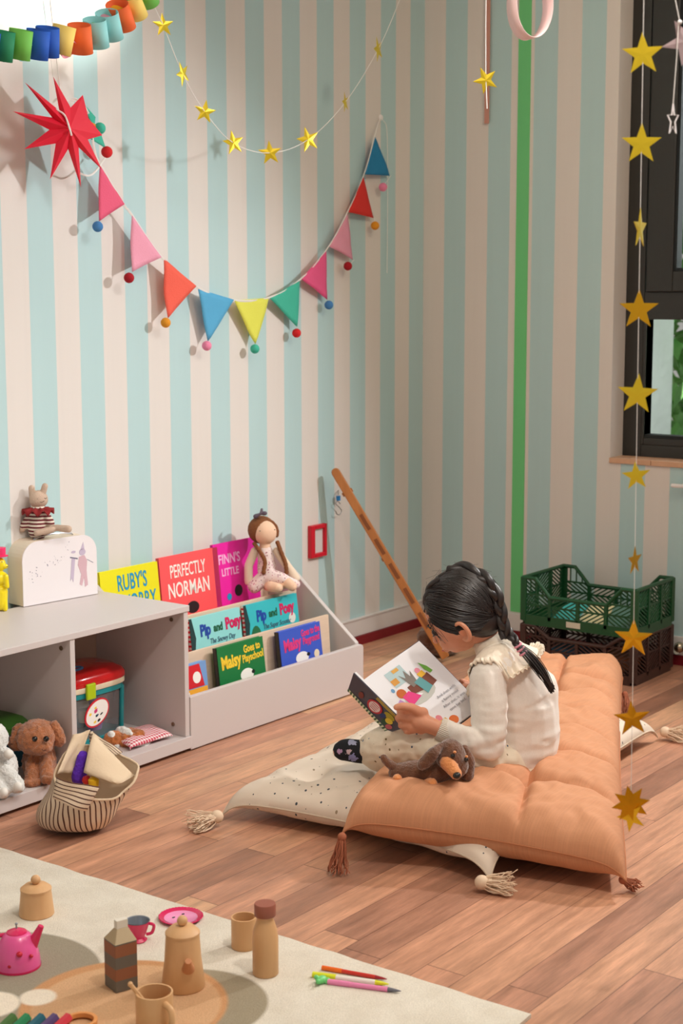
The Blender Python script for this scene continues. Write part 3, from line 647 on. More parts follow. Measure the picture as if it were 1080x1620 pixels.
# ---- rag doll
def doll():
    base = PY(426, 936, 3.30); g = facing(base)
    t = thing('rag_doll', 'rag doll with long brown braids and a floral dress sitting on the book shelf divider', 'doll', base)
    skin = mat('doll_cotton', lin(238, 200, 172), .9); slv = mat('cream_cotton', lin(232, 212, 190), .9)
    blob('body', [('e', g(419, 842, 0), (.035, .034, .036)), ('c', g(419, 862, 0), g(422, 915, .0), .016, .024), ('ch', [(g(424, 925, 0), .018), (g(428, 928, -.05), .015), (g(440, 930, -.065), .014)]),
                  ('ch', [(g(430, 925, 0), .018), (g(455, 922, -.045), .015), (g(462, 928, -.06), .014)])], .0028, skin, t, 3, k=1.2)
    fl_ = NT('floral_cotton', .9); vo = fl_.node('TexVoronoi'); vo.inputs['Scale'].default_value = 120; fl_.put(vo.inputs['Vector'], fl_.co())
    dot = fl_.math('LESS_THAN', vo.outputs['Distance'], .28); fl_.base(fl_.mix(dot, lin(236, 218, 216), fl_.mix(fl_.math('GREATER_THAN', fl_.sep(vo.outputs['Color'])[0], .5), lin(150, 84, 96), lin(196, 130, 150))))
    blob('dress', [('c', g(420, 872, 0), g(422, 905, 0), .021, .027), ('c', g(422, 912, -.01), g(448, 916, -.035), .026, .018), ('c', g(422, 912, -.01), g(402, 928, -.02), .024, .02), ('c', g(448, 916, -.03), g(468, 924, -.035), .016, .013)], .003, fl_.m, t, 3, lambda c, n: .003*noise.noise(c*45), k=1.2)
    for pts in ([(403, 872, 0), (393, 895, -.005), (393, 920, -.012)], [(438, 872, 0), (456, 898, -.005), (468, 915, -.01)]):
        blob('arm', [('ch', [(g(*p), .0125) for p in pts])], .0028, slv, t, 3, k=1.2)
    hair = mat('brown_yarn', lin(130, 78, 40), .8, bump=1, bscale=150)
    c = g(419, 842, 0)
    blob('hair', [('e', c+V((0, .008, .006))-rt*.006+FH*.012, (.041, .038, .040))]+[('c', c+rt*(.042*cos(a))+V((0, 0, .042*sin(a))), c+rt*(.043*cos(a+.4))+V((0, 0, .043*sin(a+.4))), .0055, .0055) for a in (.15*pi*k/1.2-.3 for k in range(9))], .0026, hair, t, 2, fur(.0012, 200), k=1.22)
    for pts in ([(401, 858, -.015), (412, 874, -.028), (419, 888, -.032), (417, 902, -.038)], [(438, 856, -.01), (444, 872, -.022), (451, 890, -.025), (453, 902, -.03)]):
        q = spline([g(*p) for p in pts], 5); bm = NB(); tube(bm, q, [.0062+.0016*abs(sin(i*1.3)) for i in range(len(q))], 8)
        ell(bm, g(pts[-1][0], pts[-1][1]+3, pts[-1][2]), (.0085, .008, .010), sub=2); obj('braid', bm, hair, t, world=True, smooth=True)
    for q in ((411, 840, -.0425), (434.5, 838, -.0375)): bm = NB(); ell(bm, g(*q), .002, sub=2); obj('eye', bm, sp('eye_grey', (96, 84, 76)), t, world=True)
    blob('hair_bow', [('c', g(412, 813, -.016), g(404, 817, -.014), .004, .0085), ('c', g(413, 813, -.016), g(419, 812, -.016), .004, .008), ('c', g(412, 813, -.018), g(414, 806, -.012), .0035, .005)], .002, sp('bow_grey', (92, 80, 96)), t, 2)
doll()
# ---- striped canvas bag
def bag():
    base = V((2.60, 2.78, 0)); g = facing(base)
    t = thing('canvas_bag', 'slouched cream canvas bag with brown stripes on the floor before the cabinet', 'bag', base)
    bmat = NT('striped_canvas', .9); s = bmat.sep(bmat.co('UV')); fr = bmat.math('FRACT', bmat.math('MULTIPLY', s[0], 44)); st_ = bmat.math('LESS_THAN', fr, .27)
    nn = bmat.noise(bmat.co(), 90, 3); bmat.base(bmat.mix(st_, lin(226, 206, 180), lin(92, 56, 46))); bmat.bump(nn, .2, .001)
    liner = mat('canvas_lining', lin(222, 198, 168), .9, bump=.2, bscale=120)
    rings = []   # (left px, right px, y px, depth half, tilt px)
    prof = [((66, 1313), (160, 1314), .03), ((54, 1298), (172, 1304), .075), ((60, 1275), (184, 1288), .09), ((74, 1255), (193, 1268), .092), ((82, 1236), (204, 1246), .092), ((86, 1216), (214, 1229), .092)]
    n = 56
    bm = NB(); uvl = bm.loops.layers.uv.new('UVMap'); R = []
    for i, (l, r, dh) in enumerate(prof):
        A, B = g(*l), g(*r); c = (A+B)/2; h = (B-A)/2; ring = []
        for k in range(n):
            a = 2*pi*k/n; wob = 1+.09*noise.noise(V((cos(a)*2.5, sin(a)*2.5, i*.6)))+(.07*max(0, cos(a))**8 if i == 5 else 0)+(.03*max(0, cos(a))**8 if i == 4 else 0)
            p = c+h*cos(a)*wob+FH*(dh*sin(a)*wob)
            if i == 5: p.z += .012*max(0, cos(a))**6
            if i >= 3: p.z += (.012*sin(a)+.006*sin(3*a+1)+(.03*max(0, sin(a))**1.5 if i == 5 else 0))*(i-2)/3
            if i == 5 and sin(a) < 0: p.z -= .028*abs(sin(a))**1.2
            if i == 4 and sin(a) < 0: p.z -= .012*abs(sin(a))
            p.z = max(p.z, .002) if i else .003; ring.append(bm.verts.new(p))
        R.append(ring)
    for i in range(len(R)-1):
        for k in range(n):
            f = bm.faces.new((R[i][k], R[i][(k+1) % n], R[i+1][(k+1) % n], R[i+1][k]))
            for lp, (kk, ii) in zip(f.loops, ((k, i), (k+1, i), (k+1, i+1), (k, i+1))): lp[uvl].uv = (kk/n+.030*ii+.012*noise.noise(V((kk*.35, ii*.9, 3))), ii/5)
    bm.faces.new(R[0][::-1])
    rim = [v.co.copy() for v in R[-1]]
    class _c: pass
    o_rings = []
    for r_ in R:
        q_ = []
        for v in r_: w_ = _c(); w_.co = v.co.copy(); q_.append(w_)
        o_rings.append(q_)
    o = obj('bag_body', bm, bmat.m, t, world=True, smooth=True); m = o.modifiers.new('s', 'SUBSURF'); m.levels = 2; m.render_levels = 2
    bm = NB(); c = sum(rim, V())/n; I = []
    rb_ = [[v.co.copy() for v in r_] for r_ in o_rings]
    for r_, q in ((rb_[5], .985), (rb_[4], .93), (rb_[3], .90), (rb_[2], .6)): cc_ = sum(r_, V())/n; I.append([bm.verts.new(cc_+(p-cc_)*q) for p in r_])
    for A, B in zip(I, I[1:]):
        for k in range(n): bm.faces.new((A[k], A[(k+1) % n], B[(k+1) % n], B[k]))
    bm.faces.new(I[-1]); obj('lining', bm, liner, t, world=True, smooth=True)
    bm = NB(); tube(bm, rim+[rim[0]], .003, 6); obj('hem', bm, liner, t, world=True, smooth=True)
    # standing back corner, turned-down flaps
    def sheet(name, pts, m, nu=10, bend=.0, su=1, sv=1):
        A, B, C_, D_ = [g(*p) for p in pts]; bm = NB(); uv = bm.loops.layers.uv.new('UVMap'); G = []
        for i in range(nu+1):
            u = i/nu; G.append([])
            for j in range(nu+1):
                v = j/nu; p = A*(1-u)*(1-v)+B*u*(1-v)+C_*u*v+D_*(1-u)*v; p = p-FH*(bend*4*u*(1-u)+.004*sin(7*u+3*v)); G[-1].append(bm.verts.new(p))
        for i in range(nu):
            for j in range(nu):
                f = bm.faces.new((G[i][j], G[i+1][j], G[i+1][j+1], G[i][j+1]))
                for lp, (a, b) in zip(f.loops, ((i, j), (i+1, j), (i+1, j+1), (i, j+1))): lp[uv].uv = (b/nu*sv, a/nu*su)
        o = obj(name, bm, m, t, world=True, smooth=True); q = o.modifiers.new('s', 'SOLIDIFY'); q.thickness = .0025; return o
    sheet('front_flap', [(90, 1230, -.105), (158, 1244, -.105), (136, 1283, -.118), (84, 1262, -.112)], bmat.m, bend=.012, sv=.13)
    sheet('bag_corner', [(118, 1222, .03), (90, 1224, -.03), (116, 1163, .07), (143, 1155, .085)], liner, bend=.0)
    sheet('bag_corner', [(192, 1212, .03), (146, 1217, .10), (142, 1156, .085), (148, 1158, .08)], bmat.m, bend=.0, sv=.25)
    sheet('side_flap', [(148, 1158, .075), (194, 1190, .055), (170, 1201, .04), (156, 1192, .05)], bmat.m, sv=.17)
    sheet('side_flap', [(147, 1160, .07), (133, 1222, -.02), (182, 1240, -.05), (212, 1228, .0)], liner, bend=.018)
    t2 = thing('purple_soft_toy', 'purple plush toy poking out of the striped canvas bag', 'soft toy', g(127, 1235, 0))
    blob('body', [('c', g(125, 1230, .02), g(131, 1196, .03), .020, .014)], .003, mat('purple_plush', lin(96, 44, 190), .9, bump=.8, bscale=200), t2, 2, fur(.002, 120))
    bm = NB(); M = T(g(148, 1233, -.02)); lathe(bm, [(0, -.02), (.012, -.02), (.014, 0), (.0, .012)], M=M, seg=16); tag(obj('yellow_toy_cup', bm, mat('yellow_plastic', lin(250, 200, 30), .4), smooth=True), 'small yellow plastic toy in the canvas bag', 'toy')
    bm = NB(); ell(bm, g(137, 1234, -.01), .012); tag(obj('red_toy_ball', bm, _m['red_gloss_plastic'], smooth=True), 'small red ball in the canvas bag beside the purple toy', 'ball')
bag()

# ------------------------------------------------------------------ floor cushions
def tassel(parent, knot, tip, spread, m, n=46, r=.0013, knot_r=.017, drop=0, name='tassel', wav=.006):
    knot, tip = V(knot), V(tip); d = tip-knot; x, y = frame_of(d); rr = random.Random(int(abs(knot.x)*1000)+n)
    bm = NB()
    for k in range(n):
        a = rr.uniform(0, 6.28); q = sqrt(rr.random()); o1 = (x*cos(a)+y*sin(a))*q
        L = rr.uniform(.8, 1.08); pts = []
        for i in range(7):
            t = i/6*L; w = knot_r*.7+(spread-knot_r*.7)*t
            p = knot+d*t+o1*w+V((rr.uniform(-1, 1), rr.uniform(-1, 1), rr.uniform(-1, 1)))*wav*t; p.z -= drop*t*t; p.z = max(p.z, .003+.004*q); pts.append(p)
        tube(bm, pts, r, 4, cap=False)
    o = obj(name, bm, m, parent, world=True, smooth=True)
    bm = NB(); ell(bm, knot, knot_r); tube(bm, [knot+d.normalized()*knot_r*.8, knot+d.normalized()*knot_r*1.25], knot_r*.75, 12); obj('knot', bm, m, o, world=True, smooth=True)
    return o
dm = NT('dotted_cotton', .9); vo = dm.node('TexVoronoi'); vo.inputs['Scale'].default_value = 52; vo.inputs['Randomness'].default_value = .85
s = dm.sep(dm.co()); dm.put(vo.inputs['Vector'], dm.comb(s[0], s[1], dm.math('MULTIPLY', s[2], .6)))
cr_ = dm.sep(vo.outputs['Color']); rad = dm.rng(cr_[1], 0, 1, .06, .20)
dot = dm.math('LESS_THAN', vo.outputs['Distance'], rad)
dm.base(dm.mix(dot, lin(222, 206, 188), dm.mix(dm.math('GREATER_THAN', cr_[0], .35), lin(150, 130, 104), lin(58, 66, 74)))); dm.bump(dm.noise(dm.co(), 220, 3), .15, .001)
seam1 = mat('cream_seam', lin(208, 190, 168), .9)
dc = [F(352, 1282, .03), F(775, 1384, .03), F(1040, 1160, .03), F(640, 1135, .03)]
dc = [(p.x, p.y) for p in dc]
tf = [(u, v) for u in (.22, .5, .78) for v in (.14, .38, .62, .86)]
cush = pillow_obj('dotted_floor_cushion', dc, [.0, 0, 0, 0], .135, dm.m, tufts=tf, NU=90, NV=130, pinch=.045, edge=.42, wob=.008, dd=.04, seam=seam1, power=6, power2=9)
tag(cush, 'cream floor cushion with small dark dots and tassels, lying under the tan cushion', 'cushion')
crm_y = mat('cream_yarn', lin(226, 200, 172), .95); rst_y = mat('rust_yarn', lin(166, 98, 70), .95)
tassel(cush, F(343, 1292, .03)+V((0, 0, .0)), F(302, 1308, .015), .045, crm_y, n=60)
tassel(cush, F(762, 1396, .024), F(812, 1404, .015), .04, crm_y, n=60)
tassel(cush, F(1052, 1158, .028), F(1085, 1166, .015), .045, crm_y, n=50)
tm = NT('tan_muslin', .85); nz = tm.noise(tm.co(), 5, 4); s = tm.sep(tm.co())
slub = tm.noise(tm.comb(tm.math('MULTIPLY', s[0], 6), tm.math('MULTIPLY', s[1], 140), s[2]), 2, 3)
c_ = tm.mix(nz, lin(196, 136, 98), lin(208, 150, 112)); tm.base(tm.mix(1, c_, tm.comb(*[tm.rng(slub, .3, .7, .94, 1.05)]*3), 'MULTIPLY')); tm.bump(tm.noise(tm.co(), 150, 5), .2, .0015)
tc = [F(542, 1310, .10), F(990, 1386, .055), F(985, 1070, .08), F(760, 1070, .08)]
tc = [(p.x, p.y) for p in tc]
tt = [(.5, v) for v in (.16, .33, .50, .67, .84)]
crs = [('v', .16, .026, .014), ('v', .31, .024, .012), ('v', .44, .024, .012), ('v', .56, .022, .012), ('v', .67, .024, .012), ('v', .78, .020, .012), ('v', .90, .020, .012), ('u', .62, .026, .012)]
tan = pillow_obj('tan_floor_cushion', tc, [.05, .005, .03, .04], .165, tm.m, tufts=[(.62, .16), (.62, .44), (.62, .67), (.25, .2), (.25, .5)], crease=crs, NU=110, NV=200, pinch=.02, edge=.42, wob=.009, dd=.035, seam=mat('tan_seam', lin(184, 120, 82), .9), power=9, power2=22, sag=.45, dome=.14)
tag(tan, 'tan tufted floor mattress the child sits on, with rust tassels', 'cushion')
tassel(tan, F(541, 1324, .088), F(534, 1384, .0), .028, rst_y, n=56, knot_r=.011)
tassel(tan, F(985, 1392, .03), F(1008, 1404, .012), .018, rst_y, n=36, knot_r=.010)
tassel(tan, F(988, 1098, .07), F(992, 1130, .02), .018, rst_y, n=36, knot_r=.010)

# ------------------------------------------------------------------ reading child
B0 = V((3.27, 2.03, .12)); G = facing(B0)
kid = thing('person', 'child with dark braided hair, cream sweater and floral trousers, sitting on the tan mattress reading', 'person', G(810, 1230, 0))
skin = NT('child_skin', .5); nn = skin.noise(skin.co(), 30, 3); skin.base(skin.mix(nn, lin(214, 144, 112), lin(228, 164, 132))); skin.p.inputs['Subsurface Weight'].default_value = .15; skin.p.inputs['Subsurface Radius'].default_value = (.02, .008, .004)
CAMW = lambda x, y, z: rt*x + V((0, 0, 1))*y - FH*z     # right, up, toward the viewer
HC = G(729, 967, 0)
hu = CAMW(-.50, .84, .12).normalized(); hf = CAMW(-.78, -.52, -.30); hf = (hf-hu*hf.dot(hu)).normalized(); hl = hu.cross(hf).normalized()
HR = Matrix((hf, hl, hu)).transposed()      # head axes: x face forward, y left ear, z crown
def H(f, l, u): return HC+hf*f+hl*l+hu*u
hand = []
# left hand: palm behind the page edge, thumb on top
wl_, pl_ = G(690, 1152, -.150), G(660, 1140, -.150)
hand += [('c', G(686, 1150, -.150), G(664, 1141, -.152), .021, .023), ('c', G(668, 1128, -.148), G(654, 1135, -.150), .016, .016), ('c', G(666, 1152, -.148), G(652, 1149, -.146), .016, .014)]
fing = [[(652, 1127, -.150, .0105), (640, 1123, -.148, .0092), (632, 1124, -.132, .0085), (634, 1128, -.118, .008)],
        [(648, 1137, -.150, .0105), (634, 1134, -.144, .0092), (629, 1136, -.126, .0085), (633, 1140, -.112, .008)],
        [(650, 1147, -.148, .0100), (639, 1147, -.140, .0090), (634, 1148, -.122, .0083), (638, 1150, -.108, .008)],
        [(655, 1155, -.146, .0092), (646, 1157, -.138, .0080), (642, 1157, -.122, .0074), (646, 1157, -.110, .007)]]
thumb = [(664, 1127, -.158, .0135), (650, 1119, -.168, .0112), (636, 1117, -.170, .0098), (627, 1119, -.168, .0086)]
for ch in fing+[thumb]: hand.append(('ch', [(G(x, y, d), r) for x, y, d, r in ch]))
# right hand on the far page edge
hand += [('c', G(748, 1112, .10), G(742, 1098, .085), .022, .024)]
for ch in ([(742, 1088, .07, .0095), (734, 1086, .045, .0085), (728, 1089, .035, .0078)], [(742, 1094, .075, .0095), (733, 1095, .05, .0085), (727, 1098, .04, .0078)], [(743, 1101, .08, .0095), (736, 1104, .06, .0085), (731, 1106, .05, .0078)],
           [(745, 1107, .085, .009), (739, 1112, .07, .008), (734, 1113, .06, .0072)], [(746, 1092, .10, .012), (738, 1082, .085, .010), (730, 1078, .07, .0088)]):
    hand.append(('ch', [(G(x, y, d), r) for x, y, d, r in ch]))
body = [('e', HC+hu*.010-hf*.004, (.094, .078, .088), HR), ('e', H(.030, 0, -.045), (.058, .060, .055), HR), ('e', H(.052, 0, -.072), (.030, .034, .026), HR),
        ('e', H(.060, .028, -.050), (.026, .024, .024), HR), ('e', H(.060, -.028, -.050), (.026, .024, .024), HR),
        ('c', H(.086, 0, -.020), H(.100, 0, -.045), .008, .0095), ('e', H(.088, 0, -.071), (.009, .018, .006), HR), ('e', H(.085, 0, -.080), (.009, .015, .006), HR),
        ('ch', [(H(-.020, 0, -.06), .042), (G(775, 1012, 0), .040), (G(795, 1040, 0), .046)]),
        ('ch', [(G(800, 1062, 0), .075), (G(815, 1115, 0), .085), (G(812, 1180, .0), .075), (G(805, 1205, .0), .065)]),
        ('ch', [(G(785, 1052, -.06), .042), (G(772, 1068, -.09), .040), (G(772, 1176, -.15), .028), (G(730, 1166, -.158), .026), (G(690, 1152, -.150), .0205)]),
        ('ch', [(G(815, 1048, .06), .042), (G(828, 1062, .09), .040), (G(806, 1165, .16), .028), (G(748, 1114, .105), .0205)]),
        ('ch', [(G(800, 1205, -.06), .05), (G(682, 1180, -.11), .045), (G(600, 1190, -.03), .030), (G(575, 1190, -.02), .026), (G(545, 1186, -.02), .022), (G(538, 1188, -.02), .020)]),
        ('ch', [(G(820, 1200, .06), .05), (G(690, 1165, .16), .045), (G(660, 1190, .04), .030), (G(690, 1205, .0), .024)])]
bodyo = blob('body', body+hand, .0036, skin.m, kid, 1)
# ears
for sd in (1, -1):
    c = H(-.008, sd*.076, -.018); ex = hf*.8+hl*sd*.5-hf*0; pts = []
    for k in range(15):
        a = -2.2+k/14*4.3; pts.append(c + hf*(-.017*cos(a)*.9) + hu*(.026*sin(a)) + hl*sd*(.014+.007*cos(a)))
    R_ = [(p, .0048+.001*sin(i/14*pi)) for i, p in enumerate(pts)]
    blob('ear', [('ch', R_), ('e', c+hl*sd*.007, (.014, .004, .021), HR), ('e', c-hu*.023+hl*sd*.008, (.009, .005, .010), HR)], .0018, skin.m, kid, 2)
    bm = NB(); ell(bm, H(.078, sd*.030, -.012), .010); obj('eye', bm, mat('eye_dark', lin(40, 26, 20), .2), kid, world=True, smooth=True)
    bm = NB(); tube(bm, [H(.084, sd*.018, -.016), H(.090, sd*.03, -.020), H(.082, sd*.043, -.016)], .0012, 6); obj('eyelash', bm, mat('lash', lin(26, 18, 16), .6), kid, world=True)
    bm = NB(); tube(bm, [H(.086, sd*.016, .008), H(.088, sd*.03, .012), H(.078, sd*.045, .008)], .002, 6); obj('eyebrow', bm, _m['lash'], kid, world=True)
bm = NB(); tube(bm, [H(.0945, -.012, -.0755), H(.0975, 0, -.0755), H(.0945, .012, -.0755)], .0022, 6); obj('lips', bm, mat('lip', lin(196, 100, 92), .5), kid, world=True, smooth=True)
# sweater
sw_ = NT('oatmeal_sweatshirt', .92); s = sw_.sep(sw_.co()); n1 = sw_.noise(sw_.co(), 260, 3, .7); n2 = sw_.noise(sw_.comb(sw_.math('MULTIPLY', s[0], 60), sw_.math('MULTIPLY', s[1], 60), sw_.math('MULTIPLY', s[2], 300)), 1, 2)
sw_.base(sw_.mix(n1, lin(224, 215, 204), lin(242, 236, 228))); sw_.bump(n2, .12, .001); sw_.p.inputs['Sheen Weight'].default_value = .25
def wrinkle(c, n):
    d = .0022*noise.noise(c*9)*1.6
    q = c-G(772, 1176, -.15); r = q.length
    f = math.exp(-(r/.10)**2); d += .0055*f*noise.noise(V((q.x*14, q.y*14, q.z*55)))
    q = c-G(785, 1075, -.09); r = q.length; d += .0045*math.exp(-(r/.09)**2)*noise.noise(V((c.x*50, c.y*26, c.z*10)))
    q = c-G(830, 1200, 0); d += .005*math.exp(-(q.length/.13)**2)*noise.noise(V((c.x*10, c.y*10, c.z*42)))
    q = c-G(720, 1165, -.155); d += .005*math.exp(-(q.length/.06)**2)*noise.noise(V((c.x*60, c.y*40, c.z*12)))
    return d*1.7
swt = [('ch', [(G(795, 1040, 0), .055), (G(803, 1062, 0), .086), (G(822, 1112, .0), .098), (G(824, 1160, .0), .102), (G(816, 1200, .0), .104)]), ('e', G(818, 1216, .0), (.108, .108, .040)),
       ('c', G(845, 1090, 0), G(842, 1175, 0), .065, .072),
       ('ch', [(G(790, 1052, -.05), .052), (G(772, 1068, -.09), .050), (G(772, 1100, -.11), .047), (G(776, 1172, -.150), .041), (G(768, 1184, -.155), .039), (G(735, 1170, -.160), .034), (G(708, 1157, -.155), .029)]),
       ('ch', [(G(815, 1048, .06), .052), (G(828, 1062, .09), .050), (G(808, 1160, .16), .042), (G(766, 1128, .13), .032)])]
swo = blob('sweater', swt, .0042, sw_.m, kid, 4, wrinkle)
# ribbed cuff and hem
rb = NT('rib_knit', .95); rb.base(lin(218, 208, 194)); rb.p.inputs['Sheen Weight'].default_value = .2
def ribtube(name, a, b, ra, rb_, nrib, amp, ovx=1, ax=None):
    a, b = V(a), V(b); d = (b-a).normalized(); x, y = frame_of(d); bm = NB(); N = nrib*4; R = []
    for i, t in enumerate((0, .08, .3, .6, .9, 1, 1, .9)):
        r = ra+(rb_-ra)*t; r *= (.97 if i == 0 else 1) if i < 6 else (.90 if i == 6 else .88)
        R.append([bm.verts.new(a+(b-a)*t+(x*cos(q)+y*sin(q))*(r+amp*sin(q*nrib)*(1 if 0 < i < 6 else 0))) for q in (2*pi*k/N for k in range(N))])
    for A, B in zip(R, R[1:]):
        for k in range(N): bm.faces.new((A[k], A[(k+1) % N], B[(k+1) % N], B[k]))
    return obj(name, bm, rb.m, kid, world=True, smooth=True)
ribtube('cuff', G(712, 1160, -.156), G(694, 1152, -.152), .030, .0275, 40, .0006); ribtube('cuff', G(768, 1130, .132), G(754, 1118, .115), .031, .028, 40, .0006)
bm = NB(); N = 160; R = []
for i, (t, r) in enumerate(((0, .103), (.25, .107), (.8, .106), (1, .103), (1, .097))):
    c = G(820, 1214, 0)*(1-t)+G(817, 1236, 0)*t
    R.append([bm.verts.new(c+V((cos(q)*(r+.0007*sin(q*60)), sin(q)*(r+.0007*sin(q*60)), 0))) for q in (2*pi*k/N for k in range(N))])
for A, B in zip(R, R[1:]):
    for k in range(N): bm.faces.new((A[k], A[(k+1) % N], B[(k+1) % N], B[k]))
obj('hem', bm, rb.m, kid, world=True, smooth=True)
# wide collar with a gathered lace edge
col = mat('cream_collar_cotton', lin(234, 220, 200), .9, bump=.3, bscale=90)
from mathutils.bvhtree import BVHTree
dgt = bpy.context.evaluated_depsgraph_get()
bvh = BVHTree.FromPolygons([v.co.copy() for v in swo.data.vertices], [tuple(p.vertices) for p in swo.data.polygons])
bm = NB(); N = 260; R = []
cn = G(776, 1018, 0); ax_ = (G(800, 1062, 0)-cn).normalized(); cx = (FH-ax_*FH.dot(ax_)).normalized(); cy = ax_.cross(cx).normalized()
for (r, lift, fr) in ((.044, .016, 0), (.050, .006, 0), (.064, .006, 0), (.080, .006, 0), (.094, .006, 0), (.104, .006, .0), (.109, .009, .001), (.116, .010, .004), (.122, .010, .006)):
    ring = []
    for k in range(N):
        q = 2*pi*k/N; dr = cx*cos(q)+cy*sin(q)*.95; rr_ = r+(.0025*sin(q*23+2*sin(q*3)) if fr else 0)
        org = cn-ax_*.12+dr*rr_; hit = bvh.ray_cast(org, ax_)
        dd = (hit[0]-org).length if hit[0] else .2
        dd = min(dd, .12+.016+max(0, r-.05)*1.15)
        if r < .05: dd = min(dd, .112)
        f = fr*(sin(q*52+1.5*sin(q*7))+.5*sin(q*97))*.7
        ring.append(org+ax_*(dd-lift+f))
    for _ in range(3):       # relax along the ring
        if not fr: ring = [(ring[k-1]+ring[k]*2+ring[(k+1) % N])/4 for k in range(N)]
    R.append([bm.verts.new(p) for p in ring])
for A, B in zip(R, R[1:]):
    for k in range(N): bm.faces.new((A[k], A[(k+1) % N], B[(k+1) % N], B[k]))
o = obj('ruffled_collar', bm, col, kid, world=True, smooth=True); q = o.modifiers.new('s', 'SOLIDIFY'); q.thickness = .0025
# trousers
fm = NT('floral_trousers', .92); vo = fm.node('TexVoronoi'); vo.inputs['Scale'].default_value = 50; vo.inputs['Randomness'].default_value = .9; fm.put(vo.inputs['Vector'], fm.co())
q = fm.sep(vo.outputs['Color']); nz = fm.noise(fm.co(), 190, 2); d = fm.math('LESS_THAN', fm.math('ADD', vo.outputs['Distance'], fm.math('MULTIPLY', nz, .22)), .26)
fm.base(fm.mix(d, lin(230, 216, 194), fm.mix(fm.math('GREATER_THAN', q[0], .55), lin(70, 92, 120), lin(120, 100, 62)))); fm.bump(fm.noise(fm.co(), 30, 4), .5, .004)
def crinkle(c, n): return .011*noise.noise(V((c.x*20, c.y*20, c.z*8)))+.005*noise.noise(c*42)
tr = [('e', G(805, 1212, 0), (.112, .112, .062)), ('ch', [(G(795, 1212, -.07), .066), (G(745, 1205, -.13), .056), (G(690, 1188, -.125), .056), (G(655, 1182, -.09), .056), (G(612, 1184, -.05), .055), (G(596, 1188, -.03), .050)]),
      ('c', G(660, 1172, -.03), G(615, 1176, -.03), .045, .045),
      ('ch', [(G(815, 1205, .06), .075), (G(690, 1172, .16), .055), (G(655, 1190, .05), .048)])]
blob('trousers', tr, .0042, fm.m, kid, 3, crinkle)
# sock
so = NT('patterned_sock', .9); vo = so.node('TexVoronoi'); vo.inputs['Scale'].default_value = 26; so.put(vo.inputs['Vector'], so.co()); q = so.sep(vo.outputs['Color']); nz = so.noise(so.co(), 140, 2)
d = so.math('LESS_THAN', so.math('ADD', vo.outputs['Distance'], so.math('MULTIPLY', nz, .45)), .52)
so.base(so.mix(d, lin(22, 24, 30), so.mix(q[0], lin(70, 110, 190), so.mix(q[1], lin(230, 150, 170), lin(180, 210, 190)))))
blob('sock', [('ch', [(G(590, 1190, -.025), .030), (G(568, 1189, -.02), .0305), (G(548, 1186, -.02), .029), (G(542, 1187, -.02), .0265)])], .003, so.m, kid, 3)
# hair
hm = NT('black_hair', .42); s = hm.sep(hm.co()); hm.base(hm.mix(hm.noise(hm.co(), 60, 3), lin(20, 17, 18), lin(48, 38, 36))); hm.p.inputs['Specular IOR Level'].default_value = .6
hb = blob('hair', [('e', HC+hu*.016-hf*.012, (.098, .086, .090), HR), ('e', H(-.045, 0, -.035), (.055, .068, .055), HR)], .004, hm.m, kid, 3)
# carve the face side open: push the cap inward in front of the hairline
me = hb.data
for v in me.vertices:
    p = v.co-HC; f, l, u_ = p.dot(hf), p.dot(hl), p.dot(hu)
    line = .035-.9*(u_-.02)
    if u_ < .045 and f > .02-.0*l:
        k_ = min(1, (f-.02)/.02)*min(1, (.045-u_)/.02); v.co = HC+(v.co-HC)*(1-.12*k_)
    if u_ < -.03 and f > -.01: v.co = HC+(v.co-HC)*(.86)
rr = random.Random(21)
def hs(f, l, u_, lift=1.0):     # point on the hair surface in a direction of the head frame
    d = V((f, l, u_)); d.normalize(); k_ = 1/sqrt((d.x/.100)**2+(d.y/.088)**2+(d.z/.093)**2)*lift
    return HC+hu*.014-hf*.012+hf*d.x*k_+hl*d.y*k_+hu*d.z*k_
bm = NB()
def strand(A, B, m1, n=12, r=.0011, lift=1.0, sag=0, wob=.010):
    A, B = V(A).normalized(), V(B).normalized(); pts = []; w1, w2 = rr.uniform(-wob, wob), rr.uniform(-wob, wob)
    om = math.acos(max(-1, min(1, A.dot(B)))) or .01
    for i in range(n+1):
        t = i/n; p = (A*sin((1-t)*om)+B*sin(t*om))/sin(om); side = A.cross(B)
        p = p+side*(m1*sin(pi*t)+w1*sin(2*pi*t)+w2*sin(5*t))
        pts.append(hs(p.x, p.y, p.z, lift+.02*sin(pi*t)))
    tube(bm, pts, [r*.6]+[r]*(n-1)+[r*.4], 4, cap=False)
for k in range(900):
    sd = 1 if rr.random() < .72 else -1
    t = rr.random()      # along the parting from forehead to crown/back
    a = 1.15-2.3*t; P0 = V((sin(a)*.9, sd*.03+rr.uniform(0, .05)*sd, cos(a)+.1))
    tgt = V((-.95+rr.uniform(-.05, .05), sd*(.30+rr.uniform(-.12, .12)), -.12+rr.uniform(-.25, .15)))
    if a > .2: tgt = V((-.75+rr.uniform(-.1, .1), sd*(.62+rr.uniform(-.2, .15)), -.15+rr.uniform(-.35, .25)))
    strand(P0, tgt, sd*rr.uniform(-.02, .30)*(1 if a > 0 else .3), r=rr.uniform(.0008, .0018), lift=rr.uniform(.985, 1.025))
for k in range(260):      # side hair behind and above the ear, sweeping to the nape
    sd = 1 if rr.random() < .75 else -1
    P0 = V((rr.uniform(.45, .85), sd*rr.uniform(.45, .8), rr.uniform(.15, .6))); tgt = V((-.7+rr.uniform(-.2, .1), sd*(.5+rr.uniform(-.2, .2)), -.55+rr.uniform(-.15, .2)))
    strand(P0, tgt, sd*rr.uniform(-.15, .05), r=rr.uniform(.0008, .0015), lift=rr.uniform(.98, 1.01))
